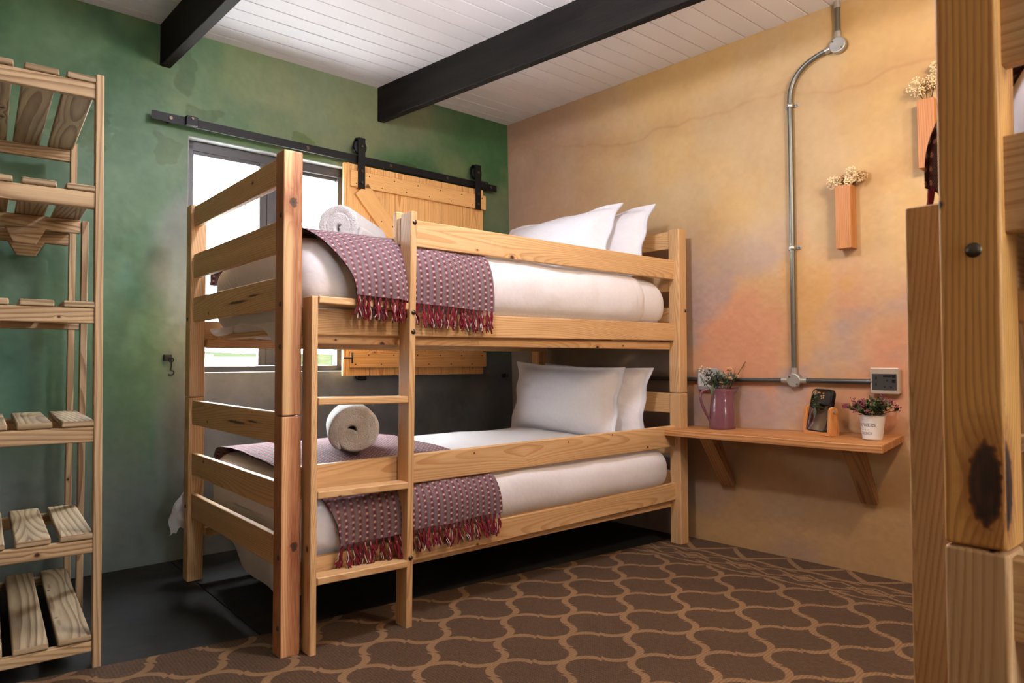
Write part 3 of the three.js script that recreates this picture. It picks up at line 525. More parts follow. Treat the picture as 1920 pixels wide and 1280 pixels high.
// ---------------------------------------------------------------- sliding shutter on its rail, green wall
const iron = new THREE.MeshStandardMaterial({ color: 0x17181a, roughness: 0.5, metalness: 0.5 });
{
  const r = wallThing('sliding_rail', 'black steel rail fixed on the green wall above the window', 'rail', 'g', -1.11, 1.962, 0.05);
  r.rotateZ(-0.006);
  part('rail_bar', new RoundedBoxGeometry(1.955, 0.039, 0.007, 1, 0.001), iron, r);
  for (const x of [-0.9, -0.26, 0.22, 0.6, 0.93]) { part('spacer', cyl(0.009, 0.009, 0.048).rotateX(Math.PI / 2), iron, r, [x, 0, -0.026]); part('rail_bolt', cyl(0.010, 0.008, 0.006, 6).rotateX(Math.PI / 2), boltMat, r, [x, 0, 0.006]); }
  for (const x of [-0.815, 0.87]) { part('rail_stop', new RoundedBoxGeometry(0.05, 0.042, 0.03, 1, 0.003), iron, r, [x, 0.003, 0.008]); part('rail_stop_screw', cyl(0.006, 0.006, 0.012, 8).rotateX(Math.PI / 2), boltMat, r, [x, 0.012, 0.025]); }
  const d = wallThing('sliding_shutter', 'pine shutter with a Z brace hanging from the black rail over the window', 'shutter', 'g', -0.69, 1.37, 0.06);
  const D = (n, g, m, x, y, z, rot) => part(n, g, m, d, [x, y, z], rot);
  const pw = 0.155;
  for (let k = 0; k < 6; k++) D('vertical_plank', board(pw - 0.002, 1.118, 0.02, 0.003), plankWoods[k % 3], -0.3875 + k * pw - 0.0475 + 0.03, 0, -0.012);
  D('cross_batten', board(0.905, 0.086, 0.02, 0.003), plankWoods[0], 0, 0.478, 0.0085);
  D('cross_batten', board(0.905, 0.086, 0.02, 0.003), plankWoods[1], 0.002, -0.473, 0.0085);
  D('diagonal_brace', board(1.16, 0.1, 0.02, 0.003), plankWoods[2], 0, 0.002, 0.0085, [0, 0, -0.835]);
  D('edge_trim', board(0.018, 1.118, 0.03, 0.002), plankWoods[1], -0.458, 0, -0.008);
  for (const x of [-0.393, 0.388]) {
    const s = new THREE.Group(); s.name = numbered('roller_hanger'); s.position.set(x, 0, 0.02); d.add(s);
    part('strap', new RoundedBoxGeometry(0.041, 0.27, 0.006, 1, 0.001), iron, s, [0, 0.563, 0.003]);
    const loop = new THREE.CylinderGeometry(0.04, 0.04, 0.041, 24, 1, true, 0, Math.PI); loop.rotateZ(Math.PI / 2); loop.rotateX(0);
    const cap = new THREE.Shape(); cap.absarc(0, 0, 0.03, 0, Math.PI); cap.absarc(0, 0, 0.024, Math.PI, 0, true);
    part('strap_loop', T(new THREE.ExtrudeGeometry(cap, { depth: 0.041, bevelEnabled: false }).rotateY(Math.PI / 2), -0.0205, 0.672, -0.024), iron, s);
    part('roller_wheel', T(new THREE.LatheGeometry([[0.008, -0.012], [0.036, -0.012], [0.036, -0.006], [0.03, 0], [0.036, 0.006], [0.036, 0.012], [0.008, 0.012]].map((p) => new THREE.Vector2(...p)), 28).rotateX(Math.PI / 2), 0, 0.652, -0.02), iron, s);
    for (const y of [0.46, 0.52, 0.652]) part('hanger_bolt', cyl(0.01, 0.007, 0.007, 12).rotateX(Math.PI / 2), boltMat, s, [0, y, 0.009]);
  }
  const nail = new THREE.SphereGeometry(0.0035, 8, 6), nm = new THREE.MeshStandardMaterial({ color: 0x14110e, roughness: 0.6 });
  for (const y of [0.478, -0.473]) for (let k = 0; k < 12; k++) part('nail', nail, nm, d, [-0.42 + k * 0.0765, y + (k % 2 ? 0.024 : -0.026), 0.0185]);
  for (const [x, y] of [[-0.2, 0.25], [-0.27, 0.27], [0.0, 0.02], [0.2, -0.2], [0.27, -0.35], [0.33, -0.37], [0.26, -0.41]]) part('nail', nail, nm, d, [x, y, 0.0185]);
  const sl = new THREE.Group(); sl.name = numbered('slide_bolt'); sl.position.set(-0.455, -0.465, 0.02); d.add(sl);
  part('bolt_rod', cyl(0.004, 0.004, 0.05, 8).rotateZ(Math.PI / 2), iron, sl, [-0.012, 0, 0.004]); part('bolt_plate', new RoundedBoxGeometry(0.006, 0.055, 0.012, 1, 0.002), iron, sl, [0.012, 0, 0.004]);
}
// small iron catches on the green wall
{
  const a = wallThing('cabin_hook', 'small black cabin hook dangling on the green wall left of the window', 'hook', 'g', -1.999, 0.905);
  part('hook_plate', new RoundedBoxGeometry(0.034, 0.028, 0.018, 1, 0.003), iron, a, [0, 0, 0.009]);
  part('hook_eye', new THREE.TorusGeometry(0.009, 0.003, 8, 16), iron, a, [0.012, -0.01, 0.02]);
  part('hook_rod', tube([[0.012, -0.015, 0.02], [0.012, -0.04, 0.02], [0.01, -0.055, 0.02], [0.022, -0.062, 0.021], [0.021, -0.072, 0.021], [0.012, -0.077, 0.021], [0.0, -0.075, 0.021]], 0.0028, 30, 8), iron, a);
  const b = wallThing('wall_catch', 'black iron catch on the grey wall under the pine shutter', 'hook', 'g', -1.05, 0.805);
  part('catch_plate', new RoundedBoxGeometry(0.045, 0.026, 0.022, 1, 0.004), iron, b, [0.015, -0.005, 0.011]);
  part('catch_arm', tube([[0.03, -0.01, 0.02], [-0.01, -0.012, 0.028], [-0.032, -0.004, 0.03], [-0.03, 0.016, 0.03]], 0.005, 16, 8), iron, b);
  const c = wallThing('wall_catch', 'black iron catch on the grey wall beside the room corner', 'hook', 'g', -0.04, 0.796);
  part('catch_plate', new RoundedBoxGeometry(0.026, 0.024, 0.02, 1, 0.004), iron, c, [0, 0, 0.01]);
  part('catch_arm', tube([[0, 0, 0.018], [0.012, -0.006, 0.03], [0.018, 0.008, 0.03]], 0.004, 12, 8), iron, c);
}

// ---------------------------------------------------------------- conduit and sockets on the orange wall
const steel = new THREE.MeshStandardMaterial({ color: 0x77776f, roughness: 0.38, metalness: 0.75 }), zinc = new THREE.MeshStandardMaterial({ color: 0xb4b4ae, roughness: 0.4, metalness: 0.7 }), darkSteel = new THREE.MeshStandardMaterial({ color: 0x5d5e5a, roughness: 0.4, metalness: 0.7 });
{
  const t = wallThing('conduit_run', 'galvanised conduit run bending down the orange wall to a junction box', 'conduit', 'o', 1.845, 0.8, 0);
  const r = 0.0115, z = 0.017, C = (n, g, m, pos, rot) => part(n, g, m, t, pos, rot);
  C('conduit_tube', tube([[0.222, 1.60, z], [0.222, 1.43, z]], r, 4, 14), steel);
  C('conduit_tube', tube([[0.196, 1.412, z], [0.13, 1.396, z], [0.075, 1.37, z], [0.035, 1.33, z], [0.014, 1.28, z], [0.009, 1.22, z], [0.009, 1.1, z], [0.005, 0.6, z], [-0.001, 0.02, z]], r, 80, 14), steel);
  C('conduit_tube', tube([[-0.01, 0, z], [-0.4, -0.003, z], [-1.2, -0.004, z], [-1.62, -0.004, z]], r * 0.9, 12, 14), darkSteel);
  C('conduit_tube', tube([[0.01, 0, z], [0.33, 0.0, z]], r * 0.95, 4, 14), darkSteel);
  for (const [x, y, R] of [[0.222, 1.414, 0.034], [0, 0, 0.031]]) {
    C('junction_box', new THREE.LatheGeometry([[0, 0], [R, 0], [R, 0.026], [R * 0.95, 0.03], [R * 0.82, 0.031], [R * 0.8, 0.0295], [0, 0.0295]].map((p) => new THREE.Vector2(...p)), 36).rotateX(Math.PI / 2), zinc, [x, y, 0]);
    for (const s of [1, -1]) C('lid_screw', cyl(0.004, 0.004, 0.004, 10).rotateX(Math.PI / 2), steel, [x + s * R * 0.55, y - s * R * 0.5, 0.031]);
  }
  for (const [x0, y0, dx, dy] of [[0, 0.042, 0, 1], [-0.042, 0, 1, 0], [0.042, 0, 1, 0], [0.222, 1.457, 0, 1], [0.182, 1.408, 1, 0.2], [0.222, 1.585, 0, 1]]) { const g = cyl(0.0135, 0.0135, 0.028, 16); g.rotateZ(-Math.atan2(dx, dy)); C('coupler', g, zinc, [x0, y0, z]); }
  for (const [x, y] of [[0.009, 1.215], [0.004, 0.585]]) {
    const s = new THREE.Group(); s.name = numbered('saddle_clamp'); s.position.set(x, y, 0); t.add(s);
    part('saddle_band', new THREE.TorusGeometry(r + 0.002, 0.003, 8, 20, Math.PI).rotateX(Math.PI / 2), zinc, s, [0, 0, z]).scale.y = 3;
    part('saddle_foot', new RoundedBoxGeometry(0.058, 0.014, 0.004, 1, 0.0015), zinc, s, [0.004, 0, 0.003]);
    part('saddle_screw', cyl(0.0045, 0.0035, 0.004, 10).rotateX(Math.PI / 2), steel, s, [0.026, 0, 0.006]);
  }
}
function socket(label, s, y, rich, m) {
  const t = wallThing('wall_socket', label, 'socket', 'o', s, y, 0), P = (n, g, mm, pos, rot) => part(n, g, mm, t, pos, rot);
  P('back_box', new RoundedBoxGeometry(0.106, 0.098, 0.02, 2, 0.004), m, [0.003, -0.002, 0.01]);
  P('cover_plate', new RoundedBoxGeometry(0.108, 0.108, 0.012, 3, 0.0055), m, [0, 0, 0.0215]);
  const dark = new THREE.MeshStandardMaterial({ color: rich ? 0x3c3b3a : 0xc9c9c8, roughness: 0.4 }), blk = new THREE.MeshStandardMaterial({ color: 0x0b0b0b, roughness: 0.5 });
  P('socket_face', new RoundedBoxGeometry(0.092, 0.066, 0.006, 2, 0.002), dark, [0, -0.004, 0.027]);
  for (const [x, yy] of [[0.012, 0.002], [0.002, -0.024], [0.026, -0.024]]) P('pin_hole', cyl(0.004, 0.004, 0.004, 14).rotateX(Math.PI / 2), blk, [x, yy, 0.0293]);
  P('two_pin_recess', new RoundedBoxGeometry(0.03, 0.012, 0.004, 3, 0.0019), blk, [0.011, 0.021, 0.0291]);
  for (const yy of [0.020, 0.001]) P('rocker_switch', new RoundedBoxGeometry(0.013, 0.014, 0.006, 2, 0.002), rich ? blk : dark, [0.036, yy, 0.030], [0.12, 0, 0]);
  for (const yy of [0.013, -0.014]) P('charging_port', new RoundedBoxGeometry(0.005, 0.012, 0.004, 1, 0.001), blk, [-0.03, yy, 0.0291]);
  return t;
}
const plateM = new THREE.MeshStandardMaterial({ color: 0xc8b8a6, roughness: 0.3, metalness: 0.35 });
socket('brushed metal wall socket with a dark face at the right end of the conduit', 2.217, 0.805, true, plateM);
socket('pale metal wall socket half hidden behind the flowers in the jug', 1.415, 0.798, false, new THREE.MeshStandardMaterial({ color: 0xaeb4ba, roughness: 0.3, metalness: 0.4 }));

// ---------------------------------------------------------------- wall shelf
const shelfY = (s, off) => mix(0.565 + 0.026 * (s - 1.3) / 0.98, 0.566 + 0.006 * (s - 1.3) / 0.98, clamp(off / 0.235));
{
  const t = wallThing('wall_shelf', 'short wooden shelf on the orange wall with two slanted braces', 'shelf', 'o', 1.785, 0.57, 0);
  const g = board(0.98, 0.03, 0.235, 0.003), p = g.attributes.position;
  for (let i = 0; i < p.count; i++) p.setY(i, p.getY(i) - 0.015 + shelfY(p.getX(i) + 1.785, p.getZ(i) + 0.1185) - 0.57);
  g.computeVertexNormals();
  part('shelf_board', g, shelfWood, t, [0, 0, 0.1185]);
  for (const s of [-0.275, 0.36]) {
    const b = new THREE.Shape([[0, -0.26], [0.018, -0.275], [0.205, -0.03], [0.135, -0.028]].map((q) => new THREE.Vector2(...q)));
    const eg = new THREE.ExtrudeGeometry(b, { depth: 0.062, bevelEnabled: true, bevelSize: 0.002, bevelThickness: 0.002, bevelSegments: 1 });
    eg.rotateZ(-0.93); const wg = woodUV(eg, 0); wg.rotateZ(0.93); wg.rotateY(-Math.PI / 2); 
    const br = new THREE.Group(); br.name = numbered('shelf_brace'); br.position.set(s + 0.031, s > 0 ? 0.008 : -0.004, 0.002); t.add(br);
    part('brace_board', wg, bracketWood, br);
    part('brace_screw', cyl(0.004, 0.004, 0.003, 10).rotateX(Math.PI / 2 - 0.6), zinc, br, [-0.03, -0.235, 0.036]);
  }
}
const onShelf = (s, off) => onOrange(s, shelfY(s, off), off);

// jug
const glaze = new THREE.MeshPhysicalMaterial({ color: new THREE.Color().setRGB(0.17, 0.06, 0.082), roughness: 0.25, clearcoat: 1, clearcoatRoughness: 0.08, bumpMap: makeMaps(256, 256, (a, b) => { const n = fbm(a * 6, b * 16, 91, 3); return [n, n, n, n]; }).bumpMap, bumpScale: 0.004 });
{
  const pos = onShelf(1.528, 0.087), t = thing('jug', 'mauve glazed jug with a loop handle on the left end of the wall shelf', 'jug', pos.toArray());
  t.rotation.y = 0.70187 * -1;
  const prof = [[0, 0.001], [0.052, 0.0], [0.0595, 0.004], [0.0605, 0.02], [0.058, 0.07], [0.0535, 0.12], [0.0505, 0.155], [0.051, 0.178], [0.0525, 0.188], [0.051, 0.1905], [0.0485, 0.187], [0.047, 0.16], [0.05, 0.1], [0.055, 0.03], [0.0, 0.012]].map((p) => new THREE.Vector2(...p));
  const g = new THREE.LatheGeometry(prof, 64), p = g.attributes.position;
  for (let i = 0; i < p.count; i++) { const x = p.getX(i), y = p.getY(i), z = p.getZ(i), r = Math.hypot(x, z), an = Math.atan2(z, x), k = Math.exp(-((an / 0.42) ** 2)) * ss(0.135, 0.19, y) * 0.026; if (r > 0.02) p.setXYZ(i, x + k * Math.cos(an), y + k * 0.15, z * (1 - k * 6)); }
  g.computeVertexNormals();
  part('jug_body', g, glaze, t);
  part('handle', (() => { const hg = tube([[-0.049, 0.175, 0], [-0.072, 0.183, 0], [-0.094, 0.174, 0], [-0.102, 0.15, 0], [-0.096, 0.12, 0], [-0.079, 0.08, 0], [-0.064, 0.052, 0], [-0.056, 0.035, 0]], 0.0062, 40, 12); hg.scale(1, 1, 1.5); return hg; })(), glaze, t);
}
// leaf: a folded blade along +y
function leafGeo(len, w, bend = 0.25, fold = 0.25) {
  return grid(4, 8, (a, b) => { const x = (a * 2 - 1), k = Math.sin(Math.PI * Math.pow(clamp(b, 0.02, 0.98), 0.8)) * w / 2; return [x * k, b * len, Math.abs(x) * k * fold + bend * len * b * b]; });
}
function placed(g, pos, rx, ry, rz, s = 1) { const m = new THREE.Matrix4().compose(new THREE.Vector3(...pos), new THREE.Quaternion().setFromEuler(new THREE.Euler(rx, ry, rz, 'YXZ')), new THREE.Vector3(s, s, s)); return g.clone().applyMatrix4(m); }
const leafMat = (r, g, b) => new THREE.MeshPhysicalMaterial({ color: new THREE.Color().setRGB(r, g, b), roughness: 0.6, side: THREE.DoubleSide, transmission: 0, thickness: 0 });
{
  const pos = onShelf(1.528, 0.087), t = thing('flower_bunch', 'loose bunch of dried pale flowers and green sprigs standing in the mauve jug', 'flowers', [pos.x, pos.y + 0.02, pos.z]);
  t.rotation.y = -0.70187;   // x runs to the right as the jug's spout does
  const green = leafMat(0.075, 0.11, 0.06), grey = leafMat(0.16, 0.22, 0.16), brown = new THREE.MeshStandardMaterial({ color: 0x3a2b1e, roughness: 0.8 }), cream = new THREE.MeshStandardMaterial({ color: 0xe8c48a, roughness: 0.8 }), peach = new THREE.MeshPhysicalMaterial({ color: 0xf6d2a6, roughness: 0.9, side: THREE.DoubleSide }), berryM = new THREE.MeshStandardMaterial({ color: 0x33402c, roughness: 0.5 });
  const R = rng(41);
  const stemTo = (x, y, z, r = 0.0016, m = brown) => part('stem', tube([[x * 0.05, 0.0, z * 0.05], [x * 0.22, y * 0.55, z * 0.25], [x * 0.6, y * 0.8, z * 0.6], [x, y, z]], r, 14, 6), m, t);
  // leafy sprigs
  for (const [x, y, z] of [[-0.055, 0.205, 0.02], [-0.085, 0.195, 0.01], [-0.02, 0.225, 0.03], [0.02, 0.215, -0.02], [0.045, 0.215, 0.02], [-0.04, 0.235, -0.02], [0.0, 0.21, 0.045], [0.06, 0.23, 0.0]]) {
    stemTo(x, y, z, 0.0014, green);
    const gs = []; for (let k = 0; k < 22; k++) { const f = 0.5 + 0.55 * R(); gs.push(placed(leafGeo(0.024 + R() * 0.018, 0.0095, 0.2), [x * (0.35 + f * 0.65) * f, 0.15 + (y - 0.15) * f, z * f], R() * 1.2, R() * 6.3, (R() - 0.5) * 1.2)); }
    part('leaves', merged(gs), R() < 0.5 ? green : grey, t).userData.kind = 'stuff';
  }
  part('large_leaf', placed(leafGeo(0.05, 0.02, 0.3), [-0.052, 0.185, 0.03], 2.7, 0.3, 0.2), green, t);
  part('large_leaf', placed(leafGeo(0.055, 0.014, 0.3), [-0.04, 0.19, 0.03], 0.6, 0.2, 1.2), green, t);
  // cream berries upper left
  for (const [bx, by] of [[-0.105, 0.262], [-0.098, 0.272], [-0.108, 0.252], [-0.09, 0.255], [-0.072, 0.266], [-0.06, 0.262], [-0.094, 0.245]]) { stemTo(bx, by, 0.012, 0.0009); part('berry', new THREE.SphereGeometry(0.0042, 10, 8), cream, t, [bx, by, 0.012]); }
  for (const [bx, by] of [[-0.075, 0.243], [-0.043, 0.238], [-0.052, 0.247], [-0.08, 0.205], [-0.06, 0.228], [-0.064, 0.256], [-0.088, 0.187], [-0.048, 0.221]]) part('berry', new THREE.SphereGeometry(0.0038, 10, 8).scale(1, 1.25, 1), berryM, t, [bx, by, 0.015 + R() * 0.01]);
  // round pale blossoms
  for (const [fx, fy, fz, s] of [[0.032, 0.252, 0.012, 1.1], [0.062, 0.222, 0.012, 0.9], [0.006, 0.218, 0.02, 0.8], [0.03, 0.212, 0.025, 0.8], [-0.012, 0.195, 0.03, 0.7]]) {
    stemTo(fx, fy, fz, 0.0013); const gs = [];
    for (let k = 0; k < 30; k++) { const a = k * 2.4, e = 0.1 + 1.25 * (k / 30); gs.push(placed(leafGeo(0.018, 0.011, 0.3), [fx, fy, fz], e, a, 0, s)); }
    part('blossom', merged(gs), peach, t);
  }
  // the long twig with buds
  const tw = [[0.0, 0.0, 0.0], [0.03, 0.15, 0.0], [0.062, 0.215, 0.004], [0.09, 0.262, 0.004], [0.118, 0.305, 0.0]];
  part('twig', tube(tw, 0.0015, 30, 6), brown, t);
  part('twig', tube([[0.06, 0.2, 0.0], [0.058, 0.235, 0.004], [0.062, 0.27, 0.004]], 0.001, 12, 6), brown, t);
  part('twig', tube([[0.03, 0.15, 0.0], [0.045, 0.225, 0.004], [0.056, 0.24, 0.004]], 0.0013, 12, 6), brown, t);
  const bud = [], c = new THREE.CatmullRomCurve3(tw.map((q) => new THREE.Vector3(...q)));
  for (let k = 0; k < 70; k++) { const q = c.getPoint(0.58 + 0.42 * R()), s = 0.004 + 0.008 * (1 - (q.y - 0.2) / 0.12); bud.push(T(new THREE.SphereGeometry(0.0011, 5, 4), q.x + (R() - 0.5) * s, q.y + (R() - 0.5) * s, q.z + (R() - 0.5) * s)); }
  const bm = part('buds', merged(bud), new THREE.MeshStandardMaterial({ color: 0xa9863e, roughness: 0.8 }), t); bm.userData.kind = 'stuff';
}
// tilting mirror on a wooden stand
{
  const pos = onShelf(1.985, 0.088), t = thing('vanity_mirror', 'small tilting mirror with a black rim on a wooden stand on the wall shelf', 'mirror', pos.toArray());
  t.rotation.set(0.0, -2.02, 0);
  const W = 0.162, M = (n, g, m, p, r) => part(n, g, m, t, p, r);
  M('stand_base', board(W, 0.014, 0.05, 0.002), mirrorWood, [0, 0.007, 0]);
  for (const s of [-1, 1]) {
    const sh = new THREE.Shape(); sh.moveTo(-0.024, 0.012); sh.lineTo(0.024, 0.012); sh.lineTo(0.019, 0.1); sh.absarc(0, 0.1, 0.018, 0, Math.PI); sh.lineTo(-0.024, 0.012);
    const g = woodUV(new THREE.ExtrudeGeometry(sh, { depth: 0.012, bevelEnabled: true, bevelSize: 0.0012, bevelThickness: 0.0012, bevelSegments: 1, curveSegments: 16 }), 1); g.rotateY(Math.PI / 2);
    M('stand_cheek', g, mirrorWood, [s * (W / 2 - 0.007) - 0.006, 0, 0]);
    M('pivot_knob', cyl(0.006, 0.006, 0.006, 14).rotateZ(Math.PI / 2), zinc, [s * (W / 2 + 0.003), 0.1, 0]);
  }
  const rr = (w, h, r) => { const q = new THREE.Shape(); q.moveTo(-w / 2 + r, -h / 2); q.lineTo(w / 2 - r, -h / 2); q.absarc(w / 2 - r, -h / 2 + r, r, -Math.PI / 2, 0); q.lineTo(w / 2, h / 2 - r); q.absarc(w / 2 - r, h / 2 - r, r, 0, Math.PI / 2); q.lineTo(-w / 2 + r, h / 2); q.absarc(-w / 2 + r, h / 2 - r, r, Math.PI / 2, Math.PI); q.lineTo(-w / 2, -h / 2 + r); q.absarc(-w / 2 + r, -h / 2 + r, r, Math.PI, Math.PI * 1.5); return q; };
  const h = new THREE.Group(); h.name = numbered('mirror_head'); h.position.set(0, 0.1, 0); h.rotation.x = -0.2; t.add(h);
  part('mirror_rim', new THREE.ExtrudeGeometry(rr(0.122, 0.178, 0.022), { depth: 0.014, bevelEnabled: true, bevelSize: 0.003, bevelThickness: 0.003, bevelSegments: 3 }), new THREE.MeshStandardMaterial({ color: 0x0b0b0c, roughness: 0.35 }), h, [0, 0, -0.01]);
  part('mirror_glass', new THREE.ExtrudeGeometry(rr(0.112, 0.168, 0.018), { depth: 0.001, bevelEnabled: false }), new THREE.MeshStandardMaterial({ color: 0xd8dad8, roughness: 0.02, metalness: 1 }), h, [0, 0, 0.0072]);
}
// printed pot with heather
{
  const pos = onShelf(2.199, 0.116), t = thing('potted_plant', 'white tin pot printed with lettering and holding a bushy pink-tipped plant', 'potted plant', pos.toArray());
  t.rotation.y = -1.36;
  const cv = document.createElement('canvas'); cv.width = 1024; cv.height = 320; const x = cv.getContext('2d');
  x.fillStyle = '#e9e6e1'; x.fillRect(0, 0, 1024, 320);
  const R = rng(8); for (let k = 0; k < 500; k++) { x.fillStyle = R() < 0.5 ? 'rgba(200,196,190,0.5)' : 'rgba(250,250,248,0.6)'; x.fillRect(R() * 1024, R() * 320, 2 + R() * 5, 1 + R() * 3); }
  x.fillStyle = '#4a4744'; x.textAlign = 'center'; x.textBaseline = 'middle';
  for (const cxp of [434, 946]) { x.font = '600 60px serif'; x.fillText('FLOWERS', cxp, 125); x.font = '34px serif'; x.fillText('\u2014 & \u2014', cxp, 190); x.font = '600 48px serif'; x.fillText('GARDEN', cxp, 240); }
  const tex = new THREE.CanvasTexture(cv); tex.colorSpace = THREE.SRGBColorSpace; tex.wrapS = THREE.RepeatWrapping;
  const wall = new THREE.CylinderGeometry(0.0475, 0.0355, 0.092, 48, 1, true);
  wall.rotateY(Math.PI);
  part('pot', T(wall, 0, 0.047, 0), new THREE.MeshStandardMaterial({ map: tex, roughness: 0.5, side: THREE.DoubleSide }), t);
  const tin = new THREE.MeshStandardMaterial({ color: 0xe4e1dc, roughness: 0.45 });
  part('pot_rim', new THREE.TorusGeometry(0.0478, 0.0017, 8, 48).rotateX(Math.PI / 2), tin, t, [0, 0.093, 0]);
  part('pot_base', T(cyl(0.0355, 0.0355, 0.002, 40), 0, 0.001, 0), tin, t);
  part('soil', T(cyl(0.044, 0.046, 0.01, 32), 0, 0.08, 0), new THREE.MeshStandardMaterial({ color: 0x1c1712, roughness: 1 }), t);
  const lm = [leafMat(0.05, 0.09, 0.025), leafMat(0.09, 0.15, 0.04), leafMat(0.03, 0.055, 0.02)], gs = [[], [], []], fl = [], st = [];
  const Q = rng(19);
  for (let k = 0; k < 34; k++) {
    const a = k * 2.4 + Q(), e = 0.15 + 1.1 * Math.sqrt(Q()), L = 0.075 + 0.035 * Q(), d = new THREE.Vector3(Math.sin(e) * Math.cos(a), Math.cos(e), Math.sin(e) * Math.sin(a)), tip = [d.x * L * 1.05, 0.083 + d.y * L, d.z * L * 1.05];
    st.push(tube([[d.x * 0.012, 0.083, d.z * 0.012], [tip[0] * 0.5, 0.083 + d.y * L * 0.6, tip[2] * 0.5], tip], 0.0011, 6, 5));
    for (let q = 0; q < 9; q++) { const f = 0.35 + 0.6 * Q(); gs[Math.floor(Q() * 3)].push(placed(leafGeo(0.016 + 0.012 * Q(), 0.009 + 0.004 * Q(), 0.15), [tip[0] * f, 0.083 + d.y * L * f, tip[2] * f], 0.3 + Q() * 1.2, Q() * 6.3, 0)); }
    if (k % 2 === 0 || e > 0.9) for (let q = 0; q < 14; q++) fl.push(T(new THREE.IcosahedronGeometry(0.0024, 0), tip[0] + (Q() - 0.5) * 0.02, tip[1] + (Q() - 0.35) * 0.018, tip[2] + (Q() - 0.5) * 0.02));
  }
  part('stems', merged(st), new THREE.MeshStandardMaterial({ color: 0x3c3a20, roughness: 0.8 }), t).userData.kind = 'stuff';
  gs.forEach((g, k) => { part('leaves', merged(g), lm[k], t).userData.kind = 'stuff'; });
  const f = part('flower_tips', merged(fl), new THREE.MeshStandardMaterial({ color: 0x8c3f55, roughness: 0.8 }), t); f.userData.kind = 'stuff';
}
// ---------------------------------------------------------------- wooden wall vases with dried flowers
function wallVase(label, flabel, s, y, w, h, d, tilt, heads, seed) {
  const t = wallThing('wall_vase', label, 'vase', 'o', s, y, 0); t.rotateZ(tilt);
  const wgt = (n, sx, sy, sz, px, py, pz) => part(n, board(sx, sy, sz, 0.0015), vaseWood, t, [px, py, pz]);
  wgt('front_panel', w, h, 0.008, 0, 0, d); wgt('back_panel', w, h, 0.006, 0, 0, 0.004);
  wgt('side_panel', 0.008, h, d - 0.012, -w / 2 + 0.004, 0, d / 2 + 0.002); wgt('side_panel', 0.008, h, d - 0.012, w / 2 - 0.004, 0, d / 2 + 0.002);
  wgt('bottom_panel', w - 0.018, 0.008, d - 0.012, 0, -h / 2 + 0.004, d / 2 + 0.002);
  const f = wallThing('dried_flowers', flabel, 'flowers', 'o', s, y + h / 2, d / 2); f.rotateZ(tilt);
  const R = rng(seed), br = new THREE.MeshStandardMaterial({ color: 0x3c2c1c, roughness: 0.85 }), cream = new THREE.MeshStandardMaterial({ color: 0xf0dcb4, roughness: 0.9 }), tan = new THREE.MeshStandardMaterial({ color: 0xd0b080, roughness: 0.9 });
  heads.forEach(([x, yy, z, r, brownish]) => {
    part('stem', tube([[x * 0.2, -h * 0.6, 0], [x * 0.35, -0.01, 0], [x * 0.8, yy * 0.6, z * 0.7], [x, yy, z]], 0.0016, 14, 6), br, f);
    const gs = [];
    for (let k = 0; k < 130; k++) { const a = R() * 6.283, c = R() * 2 - 1, q = Math.sqrt(1 - c * c), rr = r * (0.5 + 0.6 * R()), dx = q * Math.cos(a), dy = c, dz = q * Math.sin(a); gs.push(tube([[0, 0, 0], [dx * rr * 0.6 + (R() - 0.5) * 0.004, dy * rr * 0.6, dz * rr * 0.6], [dx * rr, dy * rr, dz * rr]], 0.0005, 3, 3)); gs.push(T(new THREE.IcosahedronGeometry(0.0022 + R() * 0.0016, 0), dx * rr, dy * rr, dz * rr)); }
    const o = part('flower_head', merged(gs), brownish ? tan : cream, f, [x, yy, z]);
  });
}
wallVase('square wooden wall vase hanging nearer the conduit on the orange wall', 'cream dried flower heads in the wall vase nearer the conduit', 2.088, 1.482, 0.06, 0.262, 0.062, 0.0, [[-0.038, 0.018, 0.02, 0.027], [-0.012, 0.03, -0.005, 0.02, 1], [0.03, 0.045, 0.01, 0.028], [0.05, 0.028, 0.0, 0.024, 1], [0.02, 0.012, 0.02, 0.02], [0.065, 0.035, 0.0, 0.022, 1]], 61);
wallVase('higher wooden wall vase partly behind the bunk post on the orange wall', 'cream dried flower sprays in the higher wall vase by the bunk post', 2.398, 1.755, 0.058, 0.262, 0.055, 0.0, [[-0.03, 0.055, 0.02, 0.036], [-0.005, 0.065, 0.0, 0.03, 1], [0.03, 0.07, 0.01, 0.03], [0.035, 0.115, 0.01, 0.024]], 62);

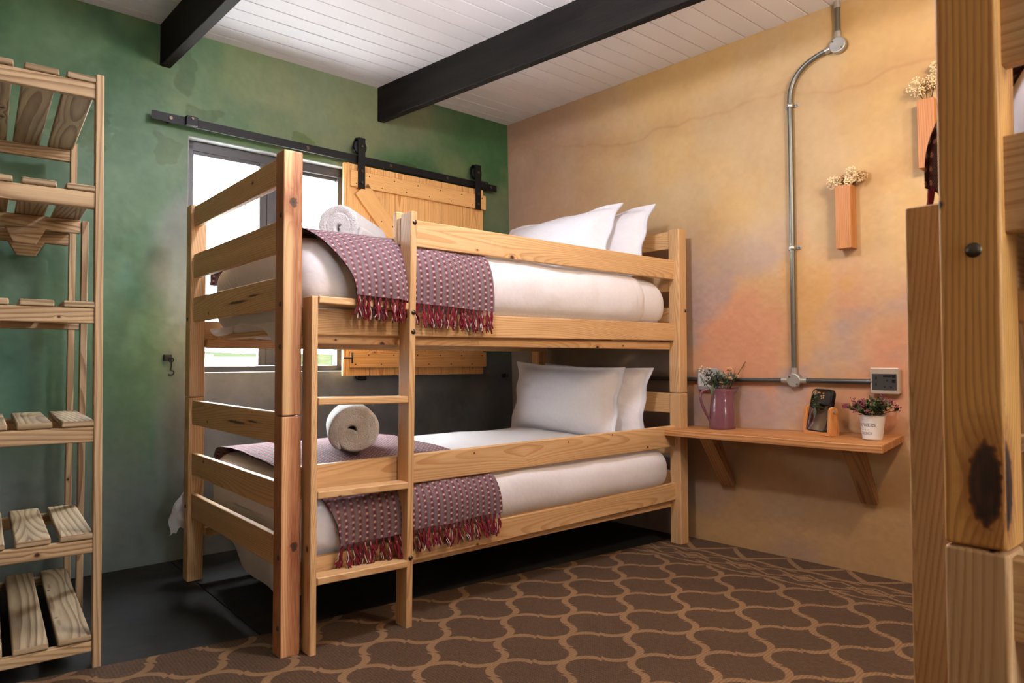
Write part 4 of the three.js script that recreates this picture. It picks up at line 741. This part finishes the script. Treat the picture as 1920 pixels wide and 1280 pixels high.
// ---------------------------------------------------------------- rug
{
  const UX = [0.299, -0.010], VX = [0.036, 0.247];           // the pattern's repeat across and along, in (x, z)
  const det = UX[0] * VX[1] - UX[1] * VX[0], O = [-1.117, 1.703];   // a node of the trellis
  const V0 = ((1.54 - O[1]) * UX[0] - (-0.17 - O[0]) * UX[1]) / det;   // a diamond of the border
  const X0 = -3.0, X1 = 0.2, Z0 = 0.85, Z1 = 3.45, RW = 2048, RH = 1664;
  const maps = makeMaps(RW, RH, (a, b) => {
    const x = X0 + (X1 - X0) * a, z = Z0 + (Z1 - Z0) * b, dx = x - O[0], dz = z - O[1], u = (dx * VX[1] - dz * VX[0]) / det, v = (dz * UX[0] - dx * UX[1]) / det;
    const warp = vn(x * 500, z * 140, 3), weave = clamp(0.5 + 0.5 * Math.sin(x * 640 + 1.6 * vn(x * 30, z * 30, 8)) * Math.sin(z * 700 + 1.6 * vn(z * 30, x * 30, 9)) + 0.3 * Math.sin(x * 640) );
    let line = 0;
    const bd = x + 0.17 - 0.12 * (z - 1.54);   // distance from the border's middle line; the wall lies to the right
    if (bd < -0.1) {
      const p = u + v, q = v - u, N = (f) => { const t = f - Math.floor(f) - 0.5; return 0.085 * Math.sin((t + 0.5) * Math.PI * 2) + 0.04 * Math.sign(t) * (1 - ss(0.0, 0.09, Math.abs(t))) * ss(0, 0.006, Math.abs(t)); };
      const e1 = p + N(q), e2 = q + N(p), d1 = Math.abs(e1 - Math.round(e1)), d2 = Math.abs(e2 - Math.round(e2));
      line = 1 - ss(0.056, 0.066, Math.min(d1, d2));
    } else if (bd < 0.3) {
      const vv = v - V0, t = vv - Math.round(vv), at = Math.abs(t), ab = Math.abs(bd), lw = (d, h = 0.0085) => 1 - ss(h, h + 0.003, Math.abs(d));
      const k = ab / 0.036 + at / 0.24, k2 = ab / 0.036 + (0.5 - at) / 0.26;
      line = Math.max(1 - ss(0.8, 0.86, k), ss(1.12, 1.18, k) * (1 - ss(1.5, 1.58, k)), ss(1.1, 1.16, k2) * (1 - ss(1.5, 1.58, k2)));
      line = Math.max(line, lw(ab - 0.088 - 0.012 * Math.cos(t * 6.283), 0.009), lw(ab - 0.03 - 0.1 * at, 0.007) * ss(0.05, 0.06, ab));
      const tt = vv - 0.28 - Math.round(vv - 0.28), tri = 0.255 - 0.30 * Math.pow(Math.abs(tt), 0.75) * 0.85; if (bd > 0.09) line = Math.max(line, lw((bd - tri) * 0.55, 0.0085));
    }
    const st = 0.5 + 0.5 * Math.sin(z * 620 + x * 60), n = fbm(x * 3, z * 3, 21, 3);
    const base = mix3([0.22, 0.16, 0.105], [0.39, 0.29, 0.195], warp * 0.5 + weave * 0.5), lc = mix3([0.45, 0.345, 0.235], [0.56, 0.435, 0.30], st * 0.7 + warp * 0.3);
    const c = mix3(base, lc, line), sh = 1 + (n - 0.5) * 0.16;
    return [c[0] * sh, c[1] * sh, c[2] * sh, 0.35 + 0.3 * line + 0.3 * weave * warp];
  }, THREE.ClampToEdgeWrapping);
  // outline: the wall side, the side that passes under the corner bunk, and the camera's side
  const out = [[0.098, 1.36], [0.156, 2.5], [0.2, 3.4], [-2.95, 3.4], [-2.95, 1.03], [-2.594, 1.09], [-1.97, 1.19], [-1.81, 1.19], [-0.99, 1.237], [0.09, 1.31]];
  const sh = new THREE.Shape(out.map(([x, z]) => new THREE.Vector2(x, -z)));
  const g = new THREE.ExtrudeGeometry(sh, { depth: 0.005, bevelEnabled: true, bevelSize: 0.002, bevelThickness: 0.0015, bevelSegments: 1 }); g.rotateX(-Math.PI / 2);
  const uv = g.attributes.uv, p = g.attributes.position;
  for (let i = 0; i < uv.count; i++) uv.setXY(i, (p.getX(i) - X0) / (X1 - X0), (p.getZ(i) - Z0) / (Z1 - Z0));
  T(g, 0, 0.0015, 0);
  single('rug', g, mat(maps, { roughness: 0.95, bumpScale: 0.0015 }), 'brown flat-woven rug with a tan trellis pattern on the dark floor', 'rug', [0, 0, 0]);
}

renderer.render(scene, camera);
